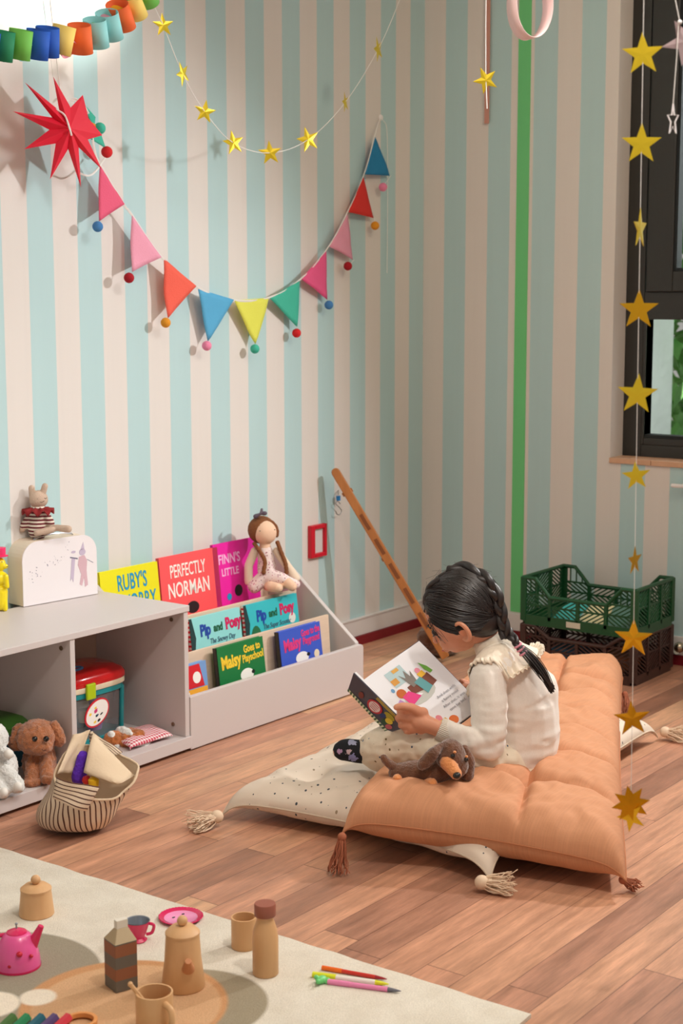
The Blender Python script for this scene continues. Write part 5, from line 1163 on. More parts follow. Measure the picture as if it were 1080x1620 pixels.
# ------------------------------------------------------------------ decorations
cord_w = mat('white_cord', lin(240, 238, 234), .7)
def fab(n, c): return mat('felt_'+n, lin(*c), .9, bump=.4, bscale=200)
def bunting():
    t = thing('bunting_garland', 'string of coloured triangle flags with felt balls swagged across the striped wall', 'bunting', PY(400, 473, YL-.04))
    rowz = [  # a, b, tip, ball, flag colour, ball colour, depth
        ((158, 262), (196, 323), (154, 350), (154.5, 358.5), ('rose', (232, 96, 130)), ('blue', (70, 130, 190)), .10),
        ((208, 341), (254, 407), (205.5, 430), (204, 439.6), ('light_pink', (238, 162, 186)), ('crimson', (170, 16, 34)), .095),
        ((258, 409), (310, 452.6), (262, 503), (262, 510.5), ('coral', (240, 100, 82)), ('mustard', (226, 150, 36)), .08),
        ((313, 457), (369, 474), (329, 540), (327, 547), ('sky', (88, 172, 216)), ('pink', (238, 140, 176)), .07),
        ((370, 475), (425, 471), (403, 544), (403, 552), ('lemon', (226, 228, 92)), ('jade', (66, 184, 158)), .065),
        ((426, 471), (473, 444.5), (470, 517), (469, 527), ('jade', (66, 184, 158)), ('red', (214, 34, 40)), .065),
        ((475, 441), (515, 398), (519, 474), (520, 482.5), ('hot_pink', (232, 90, 140)), ('blue', (70, 130, 190)), .06),
        ((519, 389.5), (549, 339), (560, 411), (550, 421), ('light_pink', (238, 162, 186)), ('crimson', (170, 16, 34)), .055),
        ((550, 335.6), (574, 280.5), (592, 345), (593, 357), ('scarlet', (220, 50, 44)), ('mustard', (226, 150, 36)), .055),
        ((576, 276), (592.5, 217), (618, 278), (605.6, 296), ('azure', (34, 130, 180)), ('pink', (238, 140, 176)), .05)]
    P = lambda q, d: PY(q[0], q[1], YL-max(.012, d*.5+.004))
    for a, b, c, pm, fc_, bc, d in rowz:
        A, B, C_ = P(a, d), P(b, d), P(c, d-.012); n_ = (B-A).cross(C_-A).normalized()
        bm = NB(); N = 10; G_ = []
        for i in range(N+1):
            G_.append([])
            for j in range(N+1-i):
                u, v = i/N, j/N; w = 1-u-v; p = A*w+B*v+C_*u; p += n_*(.006*sin(6*v+4*u+a[0])*u*1.2+.004*noise.noise(p*16)); G_[-1].append(bm.verts.new(p))
        for i in range(N):
            for j in range(N-i):
                bm.faces.new((G_[i][j], G_[i][j+1], G_[i+1][j]))
                if j < N-i-1: bm.faces.new((G_[i][j+1], G_[i+1][j+1], G_[i+1][j]))
        f = obj('flag', bm, fab(*fc_), t, world=True, smooth=True); q = f.modifiers.new('s', 'SOLIDIFY'); q.thickness = .0022
        bm = NB(); ell(bm, P(pm, d+.012), .0163); obj('felt_ball', bm, fab(*bc), f, world=True, smooth=True)
        bm = NB(); tube(bm, [C_, P(pm, d-.005)], .0012, 5); obj('thread', bm, cord_w, f, world=True)
    # flags bunched at the left end behind the red star
    for a, b, c, col, pm, bc in (((128, 160), (150, 185), (148, 205), ('jade', (66, 184, 158)), (158, 203), ('jade', (66, 184, 158))), ((120, 180), (150, 196), (152, 204), ('mustard', (226, 150, 36)), None, None), ((135, 215), (158, 210), (166, 234), ('jade', (66, 184, 158)), (169, 240.5), ('red', (214, 34, 40)))):
        pr = [P(q_, .10-i*.01) for i, q_ in enumerate((a, b, c))]; bm = NB(); vs = [bm.verts.new(p) for p in pr]; bm.faces.new(vs); bmesh.ops.subdivide_edges(bm, edges=bm.edges[:], cuts=4, use_grid_fill=True)
        f = obj('flag', bm, fab(*col), t, world=True, smooth=True); f.modifiers.new('s', 'SOLIDIFY').thickness = .003
        if pm: bm = NB(); ell(bm, P(pm, .09), .0175); obj('felt_ball', bm, fab(*bc), f, world=True, smooth=True)
    line = [(112, 158, .03), (128, 165, .06), (143, 205, .09), (150, 240, .10), (158, 260, .10), (196, 324, .10), (207, 338, .095), (256, 408, .085), (312, 455, .072), (369, 475, .067), (425, 471, .065), (474, 443, .062), (517, 394, .058), (549, 337, .055), (575, 278, .052), (592.5, 216, .05), (598, 196, .03), (602, 186, .01)]
    bm = NB(); tube(bm, spline([P(q[:2], q[2]) for q in line], 6), .0042, 6, flat=.5); obj('tape', bm, cord_w, t, world=True, smooth=True)
    bm = NB(); tube(bm, spline([P((600, 188), .01), P((607, 192), .02), P((612, 210), .015), P((613, 300), .012), P((612, 432), .012)], 5), .0012, 5); obj('tail_string', bm, cord_w, t, world=True, smooth=True)
    bm = NB(); tube(bm, spline([P((104, 160), .05), P((118, 156), .07), (P((131, 165), .10)), P((140, 180), .12)], 5)+[], .0035, 6); tube(bm, spline([P((126, 274), .12), P((140, 278), .12), P((152, 270), .11), P((166, 250), .105)], 6), .003, 6); obj('loop_string', bm, cord_w, t, world=True, smooth=True)
    bm = NB(); lathe(bm, [(0, 0), (.012, 0), (.008, .006), (0, .007)], M=T(PY(602, 186, YL)) @ Matrix.Rotation(pi/2, 4, 'X'), seg=16); obj('wall_hook', bm, wp, t, world=True)
bunting()
gold = mat('gold_card', lin(222, 194, 40), .30, metal=.5); gold2 = mat('gold_foil', lin(226, 170, 30), .22, metal=.75)
def star3(name, c, R, normal, roll, m, par, n=5, ratio=.40, puff=.06, two=True):
    nz = V(normal).normalized(); x = V((0, 0, 1)).cross(nz).normalized(); y = nz.cross(x); x, y = x*cos(roll)+y*sin(roll), y*cos(roll)-x*sin(roll); bm = NB()
    pts = [c+x*px+y*py for px, py in star_pts(n, R, R*ratio)]; f = bm.verts.new(c+nz*R*puff); b = bm.verts.new(c-nz*R*puff*.6); vs = [bm.verts.new(p+nz*.0004) for p in pts]; vb = [bm.verts.new(p-nz*.0004) for p in pts]
    k = len(vs)
    for i in range(k):
        bm.faces.new((vs[i], vs[(i+1) % k], f)); bm.faces.new((vb[(i+1) % k], vb[i], b)); bm.faces.new((vs[i], vb[i], vb[(i+1) % k], vs[(i+1) % k]))
    return obj(name, bm, m, par, world=True)
def star_garland():
    D = .30; P = lambda x, y: PY(x, y, YL-D)
    t = thing('star_garland', 'thin white string with small gold stars swagged above the bunting', 'garland', P(427, 242))
    pts = [(232, -40), (240, 0), (258, 40), (289, 117), (324, 177), (369, 226), (427, 242), (487, 221), (546, 162), (598, 78), (632, 0), (660, -75)]
    top = [P(210, -150)]; bm = NB(); tube(bm, spline([P(*q) for q in pts], 6), .0012, 5); obj('string', bm, cord_w, t, world=True, smooth=True)
    for (x, y, yaw_, roll, R) in ((258, 40, .4, .1, 19), (289, 117, 1.0, .5, 20), (324, 177, .3, -.15, 19), (369, 226, .5, .2, 20), (427, 242, .2, .1, 20), (487, 221, .5, .3, 21), (546, 162, 1.25, .3, 16), (598, 78, 1.2, .4, 20)):
        nrm = (EYE-P(x, y)); nrm.z = 0; nrm.normalize(); nrm = Matrix.Rotation(yaw_, 3, 'Z') @ nrm; dd_ = (P(x, y)-EYE).dot(fw)
        star3('star', P(x, y), R*dd_/FPX, nrm, roll, gold, t)
star_garland()
def lone_star():
    d = 3.9; P = lambda x, y: EYE+ray(x, y)*(d/FPX); nrm = (EYE-P(768, 125)); nrm.z = 0
    t = thing('hanging_star', 'single gold star on a short white string in front of the pink paper strip', 'star', P(768, 125))
    bm = NB(); tube(bm, [P(769, -40), P(768, 40), P(768, 120), P(770, 172)], .0014, 5); obj('string', bm, cord_w, t, world=True); star3('star', P(768, 127), 22*d/FPX, Matrix.Rotation(.35, 3, 'Z') @ nrm, .45, gold, t)
lone_star()
def vert_stars():
    d0 = 2.75; base = EYE+ray(1008, 810)*(d0/FPX)
    g = facing(base)
    t = thing('vertical_star_string', 'long vertical white thread strung with gold foil stars in front of the window and floor', 'garland', g(997, 1320, 0))
    top = g(1019, -60); bot = g(997, 1330)
    X = lambda y: 1018+(y-0)*(997-1018)/1300
    bm = NB(); tube(bm, [g(X(y), y) for y in (-60, 300, 700, 1000, 1290)], .0006, 5); obj('string', bm, cord_w, t, world=True)
    for (x, y, R, yaw_, roll, m, n, r_) in ((1035, 86, 33, .1, .05, gold, 5, .40), (1029, 228, 32, .15, .0, gold, 5, .40), (1020, 362, 32, 1.25, .0, gold, 5, .4), (1019, 490, 32, .1, .0, gold2, 5, .4), (1014, 624, 33, .1, -.05, gold, 5, .4), (1009, 753, 24, .2, .1, gold, 5, .4), (1009, 887, 24, 1.1, .0, gold2, 5, .4), (1003, 1010, 32, -.1, .0, gold2, 5, .4), (999, 1137, 31, .15, .1, gold2, 5, .4), (993, 1272, 32, .2, .2, gold2, 8, .55), (1006, 1292, 27, -.5, .55, gold2, 5, .4)):
        x = X(y); p = g(x, y, -.004 if n == 8 else .0); nrm = EYE-p; nrm.z = 0; nrm.normalize(); star3('star', p, R*d0/FPX, Matrix.Rotation(yaw_, 3, 'Z') @ nrm, roll, m, t, n, r_, .03)
vert_stars()
def edge_stars():
    d0 = 2.6; base = EYE+ray(1070, 100)*(d0/FPX); g = facing(base)
    t = thing('silver_star_string', 'thread with a dusky silver star and tiny white wire star at top right', 'garland', g(1066, 200))
    bm = NB(); tube(bm, [g(1064, -60), g(1068, 0), g(1075, 35)], .0008, 5); tube(bm, [g(1073, 35), g(1070, 90), g(1064, 170)], .0008, 5); obj('string', bm, cord_w, t, world=True)
    bm = NB(); ell(bm, g(1075, 35), .004); obj('bead', bm, wp, t, world=True, smooth=True)
    p = g(1084, 66, .004); nrm = EYE-p; nrm.z = 0; star3('star', p, 38*d0/FPX, nrm, .5, mat('dusky_silver_card', lin(170, 150, 152), .4, metal=.3), t)
    q = [g(1064+x, 190-y) for x, y in star_pts(5, 26, 10)]; q = [p_*1 for p_ in q]; c = g(1064, 190)
    q = [c+rt*((p_-c).dot(rt)*.35)+V((0, 0, (p_-c).z)) for p_ in q]; bm = NB(); tube(bm, q+[q[0]], .0014, 5); obj('wire_star', bm, wp, t, world=True)
edge_stars()
def redstar():
    D = .13; P = lambda x, y, o=0: PY(x, y, YL-D-o)
    c = P(110, 205); t = thing('red_paper_star', 'large nine-pointed folded red paper star hanging in front of the wall at upper left', 'paper star', c)
    tips = [(84, 121), (39, 130), (20, 176), (38, 236), (79, 284), (128, 297), (161, 268), (162, 214), (131, 150)]
    rd = mat('crimson_paper', lin(222, 20, 52), .6)
    bm = NB(); f = bm.verts.new(P(111, 203, .045)); b = bm.verts.new(P(111, 203, -.045)); vs = []
    for i, tp in enumerate(tips):
        nx_ = tips[(i+1) % 9]; a = V((tp[0]-111, tp[1]-203, 0)).normalized(); bq = V((nx_[0]-111, nx_[1]-203, 0)).normalized(); m_ = (a+bq).normalized()*33
        vs.append(bm.verts.new(P(*tp))); vs.append((bm.verts.new(P(111+m_.x, 203+m_.y, .012)), bm.verts.new(P(111+m_.x, 203+m_.y, -.012))))
    for i in range(9):
        tip = vs[2*i]; a = vs[2*i-1]; b_ = vs[2*i+1]
        bm.faces.new((f, tip, b_[0])); bm.faces.new((f, a[0], tip)); bm.faces.new((b, b_[1], tip)); bm.faces.new((b, tip, a[1])); bm.faces.new((tip, b_[1], b_[0])); bm.faces.new((a[0], a[1], tip))
    obj('star_body', bm, rd, t, world=True)
    bm = NB(); tube(bm, [PY(70, -80, YL-D), P(97, 160), P(104, 190, .02)], .0013, 5); tube(bm, [PY(60, -60, YL-D-.01), P(84, 121)], .0009, 5); obj('hanging_string', bm, cord_w, t, world=True)
    bm = NB(); tube(bm, spline([P(86, 172, .01), P(102, 182, .03), P(110, 203, .05), P(113, 214, .045)], 6), .003, 6); obj('cord_end', bm, cord_w, t, world=True, smooth=True)
redstar()
def paper_chain():
    D = .42; P = lambda x, y, o=0: PY(x, y, YL-D-o)
    t = thing('paper_chain', 'paper chain of rainbow coloured loops swagged across the top left corner', 'paper chain', P(100, 60))
    cols = {'dg': (20, 128, 84), 'g': (112, 190, 80), 'b': (26, 88, 190), 'y': (240, 210, 110), 'o': (240, 106, 48), 'lb': (146, 212, 214), 'p': (240, 160, 180), 'yy': (242, 200, 40)}
    seq = [(-26, 74, 'b'), (-14, 74, 'dg'), (-2, 73, 'dg'), (12, 73, 'dg'), (26, 71, 'g'), (40, 72, 'lb'), (54, 71, 'b'), (62, 70, 'b'), (70, 67, 'b'), (82, 66, 'yy'), (93, 64, 'y'), (108, 68, 'p'), (122, 62, 'o'), (136, 58, 'dg'), (147, 53, 'lb'), (158, 48, 'g'), (168, 41, 'lb'), (177, 36, 'p'), (186, 26, 'o'), (194, 21, 'yy'), (204, 9, 'y'), (213, 0, 'g'), (222, -10, 'g'), (230, -22, 'p'), (238, -34, 'b')]
    for i, (x, y, c) in enumerate(seq):
        p = P(x, y, 0); dx, dy = (seq[min(i+1, len(seq)-1)][0]-seq[max(i-1, 0)][0]), (seq[min(i+1, len(seq)-1)][1]-seq[max(i-1, 0)][1]); ang = atan2(-dy, dx)
        ax_h = V((1, 0, 0)); along = (V((1, 0, 0))*cos(ang)+V((0, 0, 1))*sin(ang)); upv = V((0, -1, 0)).cross(along); upv = upv if upv.z > 0 else -upv; out = V((0, -1, 0))
        m = mat('paper_'+c, lin(*cols[c]), .7); bm = NB(); N = 32
        front = i % 2 == 0
        # odd loops stand with the band facing out, even ones lie turned a quarter
        axis = (upv*.97+out*.25).normalized() if front else (upv*.72-out*.68).normalized()
        e1 = along; e2 = axis.cross(e1).normalized(); r = (.0305 if front else .024); bw = (.036 if front else .026)
        for rr_, fl in ((r, 0),):
            a_ = [[bm.verts.new(p+(e1*cos(q)*r*.86+e2*sin(q)*r*1.12)+axis*(s_*bw)+ (out*(.012 if front else -.016))) for s_ in (-1, 1)] for q in (2*pi*k/N for k in range(N))]
            for k in range(N): bm.faces.new((a_[k][0], a_[(k+1) % N][0], a_[(k+1) % N][1], a_[k][1]))
        o = obj('paper_loop', bm, m, t, world=True, smooth=True); o.modifiers.new('s', 'SOLIDIFY').thickness = .0006
paper_chain()
def pink_ring():
    d = 3.2; P = lambda x, y: EYE+ray(x, y)*(d/FPX); c = P(838, 8); px = d/FPX
    t = thing('pink_paper_ring', 'pale pink paper ring hanging at the top in front of the green ribbon', 'paper ring', c)
    bm = NB(); N = 48; x = (rt*.92+FH*.39).normalized(); ax2 = (FH*.92-rt*.39).normalized(); a_ = []
    for k in range(N):
        q = 2*pi*k/N; a_.append([bm.verts.new(c+x*cos(q)*33*px+V((0, 0, 1))*sin(q)*52*px+(ax2)*s_*.022) for s_ in (-1, 1)])
    for k in range(N): bm.faces.new((a_[k][0], a_[(k+1) % N][0], a_[(k+1) % N][1], a_[k][1]))
    o = obj('ring', bm, mat('pale_pink_paper', lin(240, 208, 206), .8), t, world=True, smooth=True); o.modifiers.new('s', 'SOLIDIFY').thickness = .0008
    bm = NB(); tube(bm, [c+V((0, 0, 52*px)), c+V((0, 0, .6))], .001, 5); obj('string', bm, cord_w, t, world=True)
pink_ring()

# ------------------------------------------------------------------ play rug and toy tea set
rg = NT('play_rug', .98); s = rg.sep(rg.co()); n = rg.noise(rg.co(), 320, 4, .7); n2 = rg.noise(rg.co(), 14, 4)
def disc(px, py, r, c, cur, soft=.004, sq=1):
    p = F(px, py, .008); dx = rg.math('SUBTRACT', s[0], p.x); dy = rg.math('SUBTRACT', s[1], p.y); d = rg.math('SQRT', rg.math('ADD', rg.math('MULTIPLY', dx, dx), rg.math('MULTIPLY', rg.math('MULTIPLY', dy, dy), sq)))
    f = rg.rng(d, r-soft, r+soft, 1, 0); return rg.mix(f, cur, lin(*c))
c0 = rg.mix(rg.rng(n2, .3, .7, 0, 1), lin(222, 213, 196), lin(234, 227, 212))
c0 = disc(-12, 1545, .215, (158, 148, 128), c0)
c0 = disc(300, 1588, .150, (160, 148, 124), c0)
c0 = disc(196, 1590, .198, (206, 152, 104), c0); c0 = disc(200, 1592, .180, (216, 172, 130), c0)
c0 = disc(-15, 1590, .055, (244, 232, 212), c0); c0 = disc(60, 1578, .035, (240, 228, 208), c0)
rg.base(rg.mix(1, c0, rg.comb(*[rg.rng(n, .3, .7, .86, 1.08)]*3), 'MULTIPLY')); rg.bump(rg.math('ADD', n, n2), .6, .004)
bm = NB(); y0r, y1r, xr_ = F(840, 1605, .008).y, 3.005, F(840, 1605, .008).x
outl = []; 
for (a, b) in (((-.2, y0r), (xr_, y0r)), ((xr_, y0r), (xr_-.012, y1r-.0)), ((xr_-.012, y1r), (-.2, y1r)), ((-.2, y1r), (-.2, y0r))):
    for k in range(60): u = k/60; outl.append((a[0]*(1-u)+b[0]*u+.004*noise.noise(V((a[0]+u*9, b[1]*3+u*20, 0))), a[1]*(1-u)+b[1]*u+.004*noise.noise(V((u*22, 5, b[0])))))
prism(bm, outl, .008, T((0, 0, .0045))); ru = obj('play_rug', bm, rg.m); tag(ru, 'beige play rug with tan and grey round shapes in the near left corner', 'rug')
RZ0 = .0086
wl1 = NT('pale_maple', .5); s1 = wl1.sep(wl1.co()); n_ = wl1.noise(wl1.comb(wl1.math('MULTIPLY', s1[0], 50), wl1.math('MULTIPLY', s1[1], 50), wl1.math('MULTIPLY', s1[2], 8)), 1, 3); wl1.base(wl1.mix(n_, lin(206, 158, 108), lin(222, 178, 130)))
maple = wl1.m; walnut = mat('reddish_wood', lin(152, 88, 70), .5, bump=.05)
def turned(name, label, cat, px, py, prof, m=maple, seg=40):
    p = F(px, py, RZ0); t = thing(name, label, cat, p); bm = NB(); lathe(bm, prof, c=p, seg=seg); return t, p, bm
t, p, bm = turned('toy_sugar_pot', 'pale wooden toy pot with a flat knobbed lid at the upper left of the rug', 'toy pot', 58, 1446, [(0, 0), (.037, 0), (.0385, .002), (.033, .055), (0, .055)]); obj('pot', bm, maple, t, world=True, smooth=True)
bm = NB(); lathe(bm, [(0, .0555), (.034, .0555), (.034, .060), (.024, .068), (0, .070)], c=p, seg=40); l_ = obj('lid', bm, maple, t, world=True, smooth=True)
bm = NB(); ell(bm, p+V((0, 0, .079)), .0105); obj('knob', bm, maple, l_, world=True, smooth=True)
t, p, bm = turned('toy_coffee_pot', 'tall wooden toy coffee pot with knobbed lid on the tan rug circle', 'toy coffee pot', 290, 1560, [(0, 0), (.041, 0), (.043, .003), (.036, .060), (.033, .108), (0, .108)]); obj('pot', bm, maple, t, world=True, smooth=True)
bm = NB(); lathe(bm, [(0, .1085), (.034, .1085), (.034, .1125), (.022, .124), (0, .126)], c=p, seg=40); l_ = obj('lid', bm, maple, t, world=True, smooth=True)
bm = NB(); ell(bm, p+V((0, 0, .135)), .0105); obj('knob', bm, maple, l_, world=True, smooth=True)
f_ = (EYE-p); f_.z = 0; f_.normalize(); sp_ = p+f_*.036+rt*.010; bm = NB(); tube(bm, [sp_+V((0, 0, .052)), sp_+f_*.016+V((0, 0, .075))], [.013, .006], 12); obj('spout', bm, mat('brown_spout', lin(196, 130, 84), .5), t, world=True, smooth=True)
t, p, bm = turned('toy_bottle', 'wooden toy bottle with a reddish cap standing on the rug', 'toy bottle', 420, 1540, [(0, 0), (.0245, 0), (.026, .002), (.026, .075), (.024, .092), (.0165, .115), (.0165, .128), (0, .128)]); obj('bottle', bm, maple, t, world=True, smooth=True)
bm = NB(); lathe(bm, [(0, .122), (.0205, .122), (.0215, .1235), (.0215, .146), (.0205, .1475), (0, .1475)], c=p, seg=36); obj('cap', bm, walnut, t, world=True, smooth=True)
t, p, bm = turned('toy_tumbler', 'small wooden toy cup just behind the toy bottle', 'toy cup', 386, 1498, [(0, 0), (.025, 0), (.0265, .002), (.0265, .066), (.0235, .066), (.0225, .008), (0, .008)]); obj('cup', bm, maple, t, world=True, smooth=True)
p = F(245, 1632, RZ0); t = thing('toy_mug', 'wooden toy mug with a handle at the bottom edge in front of the coffee pot', 'toy mug', p)
bm = NB(); lathe(bm, [(0, 0), (.033, 0), (.0345, .002), (.0345, .078), (.031, .078), (.030, .008), (0, .008)], c=p, seg=40); obj('cup', bm, maple, t, world=True, smooth=True)
f_ = (EYE-p); f_.z = 0; f_.normalize(); dr = (f_*.8+rt*.6).normalized(); bm = NB(); tube(bm, spline([p+dr*.032+V((0, 0, .066)), p+dr*.052+V((0, 0, .060)), p+dr*.054+V((0, 0, .035)), p+dr*.032+V((0, 0, .018))], 6), .006, 10); obj('handle', bm, maple, t, world=True, smooth=True)
bm = NB(); a, b = p+V((0, 0, .012))+rt*.015, EYE+ray(206, 1557)*(((p-EYE).dot(fw)-.02)/FPX); tube(bm, [a, b], .0042, 8); ell(bm, b, .005, sub=2); tag(obj('toy_spoon', bm, maple, smooth=True), 'thin wooden toy spoon standing in the wooden mug', 'spoon')
# milk carton with printed bands
p = F(192, 1560, RZ0); t = thing('toy_milk_carton', 'small wooden toy milk carton with grey and brown bands beside the coffee pot', 'toy carton', p, YAW-.95)
cb = NT('banded_carton', .6); s2 = cb.sep(cb.co()); k_ = cb.math('GREATER_THAN', cb.math('FRACT', cb.math('MULTIPLY', s2[2], 21)), .5); hi = cb.math('GREATER_THAN', s2[2], .098)
cb.base(cb.mix(hi, cb.mix(k_, lin(106, 100, 90), lin(146, 92, 64)), lin(178, 158, 124)))
hw = .024; bm = NB()
v = [bm.verts.new(q) for q in ((-hw, -hw, 0), (hw, -hw, 0), (hw, hw, 0), (-hw, hw, 0), (-hw, -hw, .098), (hw, -hw, .098), (hw, hw, .098), (-hw, hw, .098), (-hw*.4, -.006, .122), (hw*.4+.004, -.006, .122), (hw*.4+.004, .006, .122), (-hw*.4, .006, .122))]
for f in ((3, 2, 1, 0), (0, 1, 5, 4), (1, 2, 6, 5), (2, 3, 7, 6), (3, 0, 4, 7), (4, 5, 9, 8), (5, 6, 10, 9), (6, 7, 11, 10), (7, 4, 8, 11), (8, 9, 10, 11)): bm.faces.new([v[i] for i in f])
obj('carton', bm, cb.m, t, bevel=.0015)
bm = NB(); box(bm, (-hw*.42, -.0062, .121), (hw*.42+.004, .0062, .138)); obj('carton_top', bm, mat('carton_ivory', lin(226, 220, 206), .6), t, bevel=.001)
# tin cup, plate and teapot
pkt = mat('pink_tin', lin(232, 90, 156), .25, coat=.4); pk2 = mat('hot_pink_tin', lin(216, 26, 92), .25, coat=.4); tin = mat('grey_tin', lin(150, 158, 168), .35, metal=.6); lp = mat('pale_pink_tin', lin(240, 150, 196), .3, coat=.3)
p = F(218, 1488, RZ0); t = thing('tin_teacup', 'pink tin toy teacup with a grey inside behind the milk carton', 'toy cup', p)
bm = NB(); lathe(bm, [(0, 0), (.018, 0), (.02, .003), (.014, .008), (.021, .026), (.0265, .044), (.0255, .044)], c=p, seg=36); obj('cup', bm, pk2, t, world=True, smooth=True)
bm = NB(); lathe(bm, [(.0262, .045), (.0245, .044), (.019, .024), (.012, .010), (0, .009)], c=p, seg=36); obj('cup_inside', bm, tin, t, world=True, smooth=True)
bm = NB(); q = rt; tube(bm, spline([p+q*.024+V((0, 0, .038)), p+q*.034+V((0, 0, .034)), p+q*.030+V((0, 0, .018)), p+q*.018+V((0, 0, .014))], 5), .0035, 8); obj('handle', bm, pk2, t, world=True, smooth=True)
p = F(286, 1454, RZ0); t = thing('tin_plate', 'round pink tin toy plate with a scalloped rim near the top edge of the rug', 'toy plate', p)
bm = NB(); N = 96; R = []
for r, z, am in ((0, .002, 0), (.034, .002, 0), (.040, .006, .0), (.0475, .0085, .0014), (.0485, .007, .0014), (.036, 0, 0), (0, 0, 0)):
    R.append([bm.verts.new(p+V(((r+am*sin(40*q))*cos(q), (r+am*sin(40*q))*sin(q), z))) for q in (2*pi*k/N for k in range(N))] if r else [bm.verts.new(p+V((0, 0, z)))])
for A, B in zip(R, R[1:]):
    for k in range(N):
        if len(A) == 1: bm.faces.new((A[0], B[k], B[(k+1) % N]))
        elif len(B) == 1: bm.faces.new((A[k], A[(k+1) % N], B[0]))
        else: bm.faces.new((A[k], A[(k+1) % N], B[(k+1) % N], B[k]))
obj('plate', bm, pk2, t, world=True, smooth=True)
bm = NB(); lathe(bm, [(0, .0028), (.034, .0028), (.0365, .0045), (.034, .0024), (0, .0024)], c=p, seg=48); ct = obj('plate_centre', bm, lp, t, world=True, smooth=True)
for (a, b, m_) in ((-.008, .014, blk), (.018, .010, _m['hair_bow'] if 'hair_bow' in _m else blk), (.002, -.012, pk2), (-.016, -.008, pkt)):
    bm = NB(); prism(bm, circ(p.x+a, p.y+b, .004, .0028), .0006, T((0, 0, p.z+.003))); obj('flower_print', bm, m_, ct, world=True)
p = F(28, 1528, RZ0); t = thing('tin_teapot', 'pink tin toy teapot with flower prints at the left edge of the rug', 'toy teapot', p)
bm = NB(); lathe(bm, [(0, 0), (.044, 0), (.0465, .003), (.045, .022), (.038, .050), (.026, .068), (.020, .072), (0, .073)], c=p, seg=44); bd = obj('pot', bm, pkt, t, world=True, smooth=True)
bm = NB(); lathe(bm, [(.0468, .0), (.0475, .002), (.0468, .005)], c=p, seg=44); obj('base_band', bm, pk2, t, world=True, smooth=True)
bm = NB(); lathe(bm, [(0, .080), (.010, .078), (.020, .0735), (.021, .071), (.0, .070)], c=p, seg=32); l_ = obj('lid', bm, pk2, t, world=True, smooth=True)
bm = NB(); tube(bm, [p+V((0, 0, .078)), p+V((0, 0, .088))], .0015, 8); ell(bm, p+V((0, 0, .089)), .003, sub=2); obj('knob', bm, tin, l_, world=True, smooth=True)
bm = NB(); tube(bm, [p+rt*.028+V((0, 0, .040)), p+rt*.050+V((0, 0, .085))], [.013, .006], 14); obj('spout', bm, pk2, t, world=True, smooth=True)
bm = NB(); tube(bm, spline([p-rt*.024+V((0, 0, .066)), p-rt*.046+V((0, 0, .060)), p-rt*.055+V((0, 0, .035)), p-rt*.043+V((0, 0, .016))], 6), .0045, 8); obj('handle', bm, pk2, t, world=True, smooth=True)
f_ = (EYE-p); f_.z = 0; f_.normalize()
for (a, z, s_) in ((.1, .042, .0065), (-.35, .018, .005), (.75, .034, .0045)):
    dr = (f_*cos(a)+rt*sin(a)); r_ = .0405 if z > .03 else .0455; c = p+dr*r_+V((0, 0, z)); bm = NB(); ell(bm, c, (s_, s_, s_*.9), sub=2); obj('flower_print', bm, mat('crimson_print', lin(196, 20, 50), .4), bd, world=True, smooth=True)
# pens
def pen(label, A, B, m, m2, capc, r=.0042, fr=None):
    A, B = V(A), V(B); d = (B-A).normalized(); t = thing('pen', label, 'pen', A); L = (B-A).length
    bm = NB(); tube(bm, [A+d*L*.0, A+d*L*.82], r, 14); obj('barrel', bm, m, t, world=True, smooth=True)
    bm = NB(); tube(bm, [A+d*L*.82, A+d*L*.93, B], [r*.95, r*.6, .0008], 12); obj('tip', bm, m2, t, world=True, smooth=True)
    bm = NB(); tube(bm, [A-d*.002, A+d*L*.30], r*1.14, 14); obj('cap', bm, capc, t, world=True, smooth=True); return t, d
tr_ = RZ0+.0045
pen('orange and red pen, furthest of the three pens on the rug', F(511, 1531, tr_), F(612, 1549, tr_), mat('pen_red', lin(206, 50, 40), .3), mat('pen_dark_red', lin(160, 24, 40), .3), mat('pen_orange', lin(240, 110, 30), .3))
pen('white highlighter with yellow cap, middle of the three pens on the rug', F(496, 1542, tr_), F(615, 1557, tr_), mat('pen_white', lin(240, 236, 226), .3), mat('pen_yellow', lin(226, 230, 40), .3), mat('pen_yellow', lin(226, 230, 40), .3), .0055)
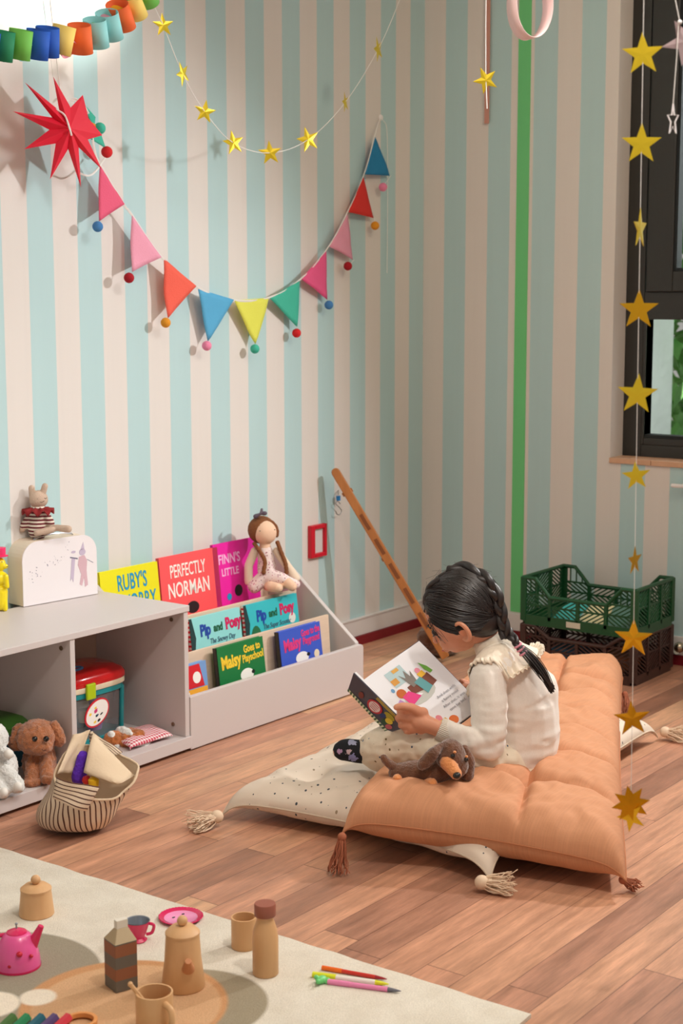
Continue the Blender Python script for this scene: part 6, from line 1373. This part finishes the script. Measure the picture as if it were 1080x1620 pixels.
t, d_ = pen('pink pen with a green animal topper, nearest of the three pens on the rug', F(520, 1553, tr_), F(634, 1568, tr_), mat('pen_pink', lin(240, 140, 186), .3), mat('pen_grey', lin(110, 110, 120), .3, metal=.4), mat('pen_pink', lin(240, 140, 186), .3), .005)
blob('animal_topper', [('e', F(508, 1550, tr_+.002), (.014, .009, .008)), ('e', F(500, 1546, tr_+.008), .005), ('e', F(503, 1553, tr_+.006), .005), ('e', F(518, 1552, tr_), .007)], .0014, mat('pen_green', lin(110, 206, 120), .35), t, 2)
# crayon blocks in a wooden tray at the bottom edge
tray = thing('crayon_tray', 'wooden tray edge holding thick crayons at the bottom left corner', 'tray', F(60, 1640, RZ0))
p = F(70, 1652, RZ0); bm = NB(); box(bm, (-.13, -.03, 0), (.09, .03, .010), T(p) @ RZ(YAW-pi/2)); obj('tray_block', bm, maple, tray, world=True, bevel=.003)
for k, (x, cc_, nm) in enumerate(((8, (70, 110, 50), 'olive green'), (30, (30, 130, 80), 'bright green'), (53, (28, 94, 110), 'teal'), (74, (84, 62, 112), 'purple'), (95, (206, 50, 66), 'red'))):
    a = F(x, 1622, RZ0+.018); b = F(x+14, 1609, RZ0+.024); d = (b-a).normalized(); bm = NB(); tube(bm, [a-d*.04, b], .0095, 6); tag(obj('crayon', bm, mat('wax_'+nm.replace(' ', '_'), lin(*cc_), .45)), nm+' thick crayon lying in the tray at the bottom left', 'crayon', None)
p = F(128, 1622, RZ0); bm = NB(); lathe(bm, [(.024, 0), (.030, 0), (.031, .012), (.029, .013), (.024, .012), (.0235, .004)], c=p, seg=36); tag(obj('wooden_ring', bm, mat('orange_wood', lin(222, 150, 84), .5), smooth=True), 'round orange wooden ring at the bottom edge beside the red crayon', 'toy ring')
# families of like things share a group phrase
for o in COL.objects:
    if o.parent: continue
    n_ = o.name.split('.')[0]
    g_ = {'picture_book': 'picture books on the display shelf', 'pen': 'pens on the play rug', 'crayon': 'crayons in the tray', 'folding_crate': 'folding crates by the right wall', 'stored_book': 'books in the green crate', 'stored_box': 'boxes in the brown crate', 'leafy_tree': 'trees outside the window'}.get(n_)
    if g_: o['group'] = g_
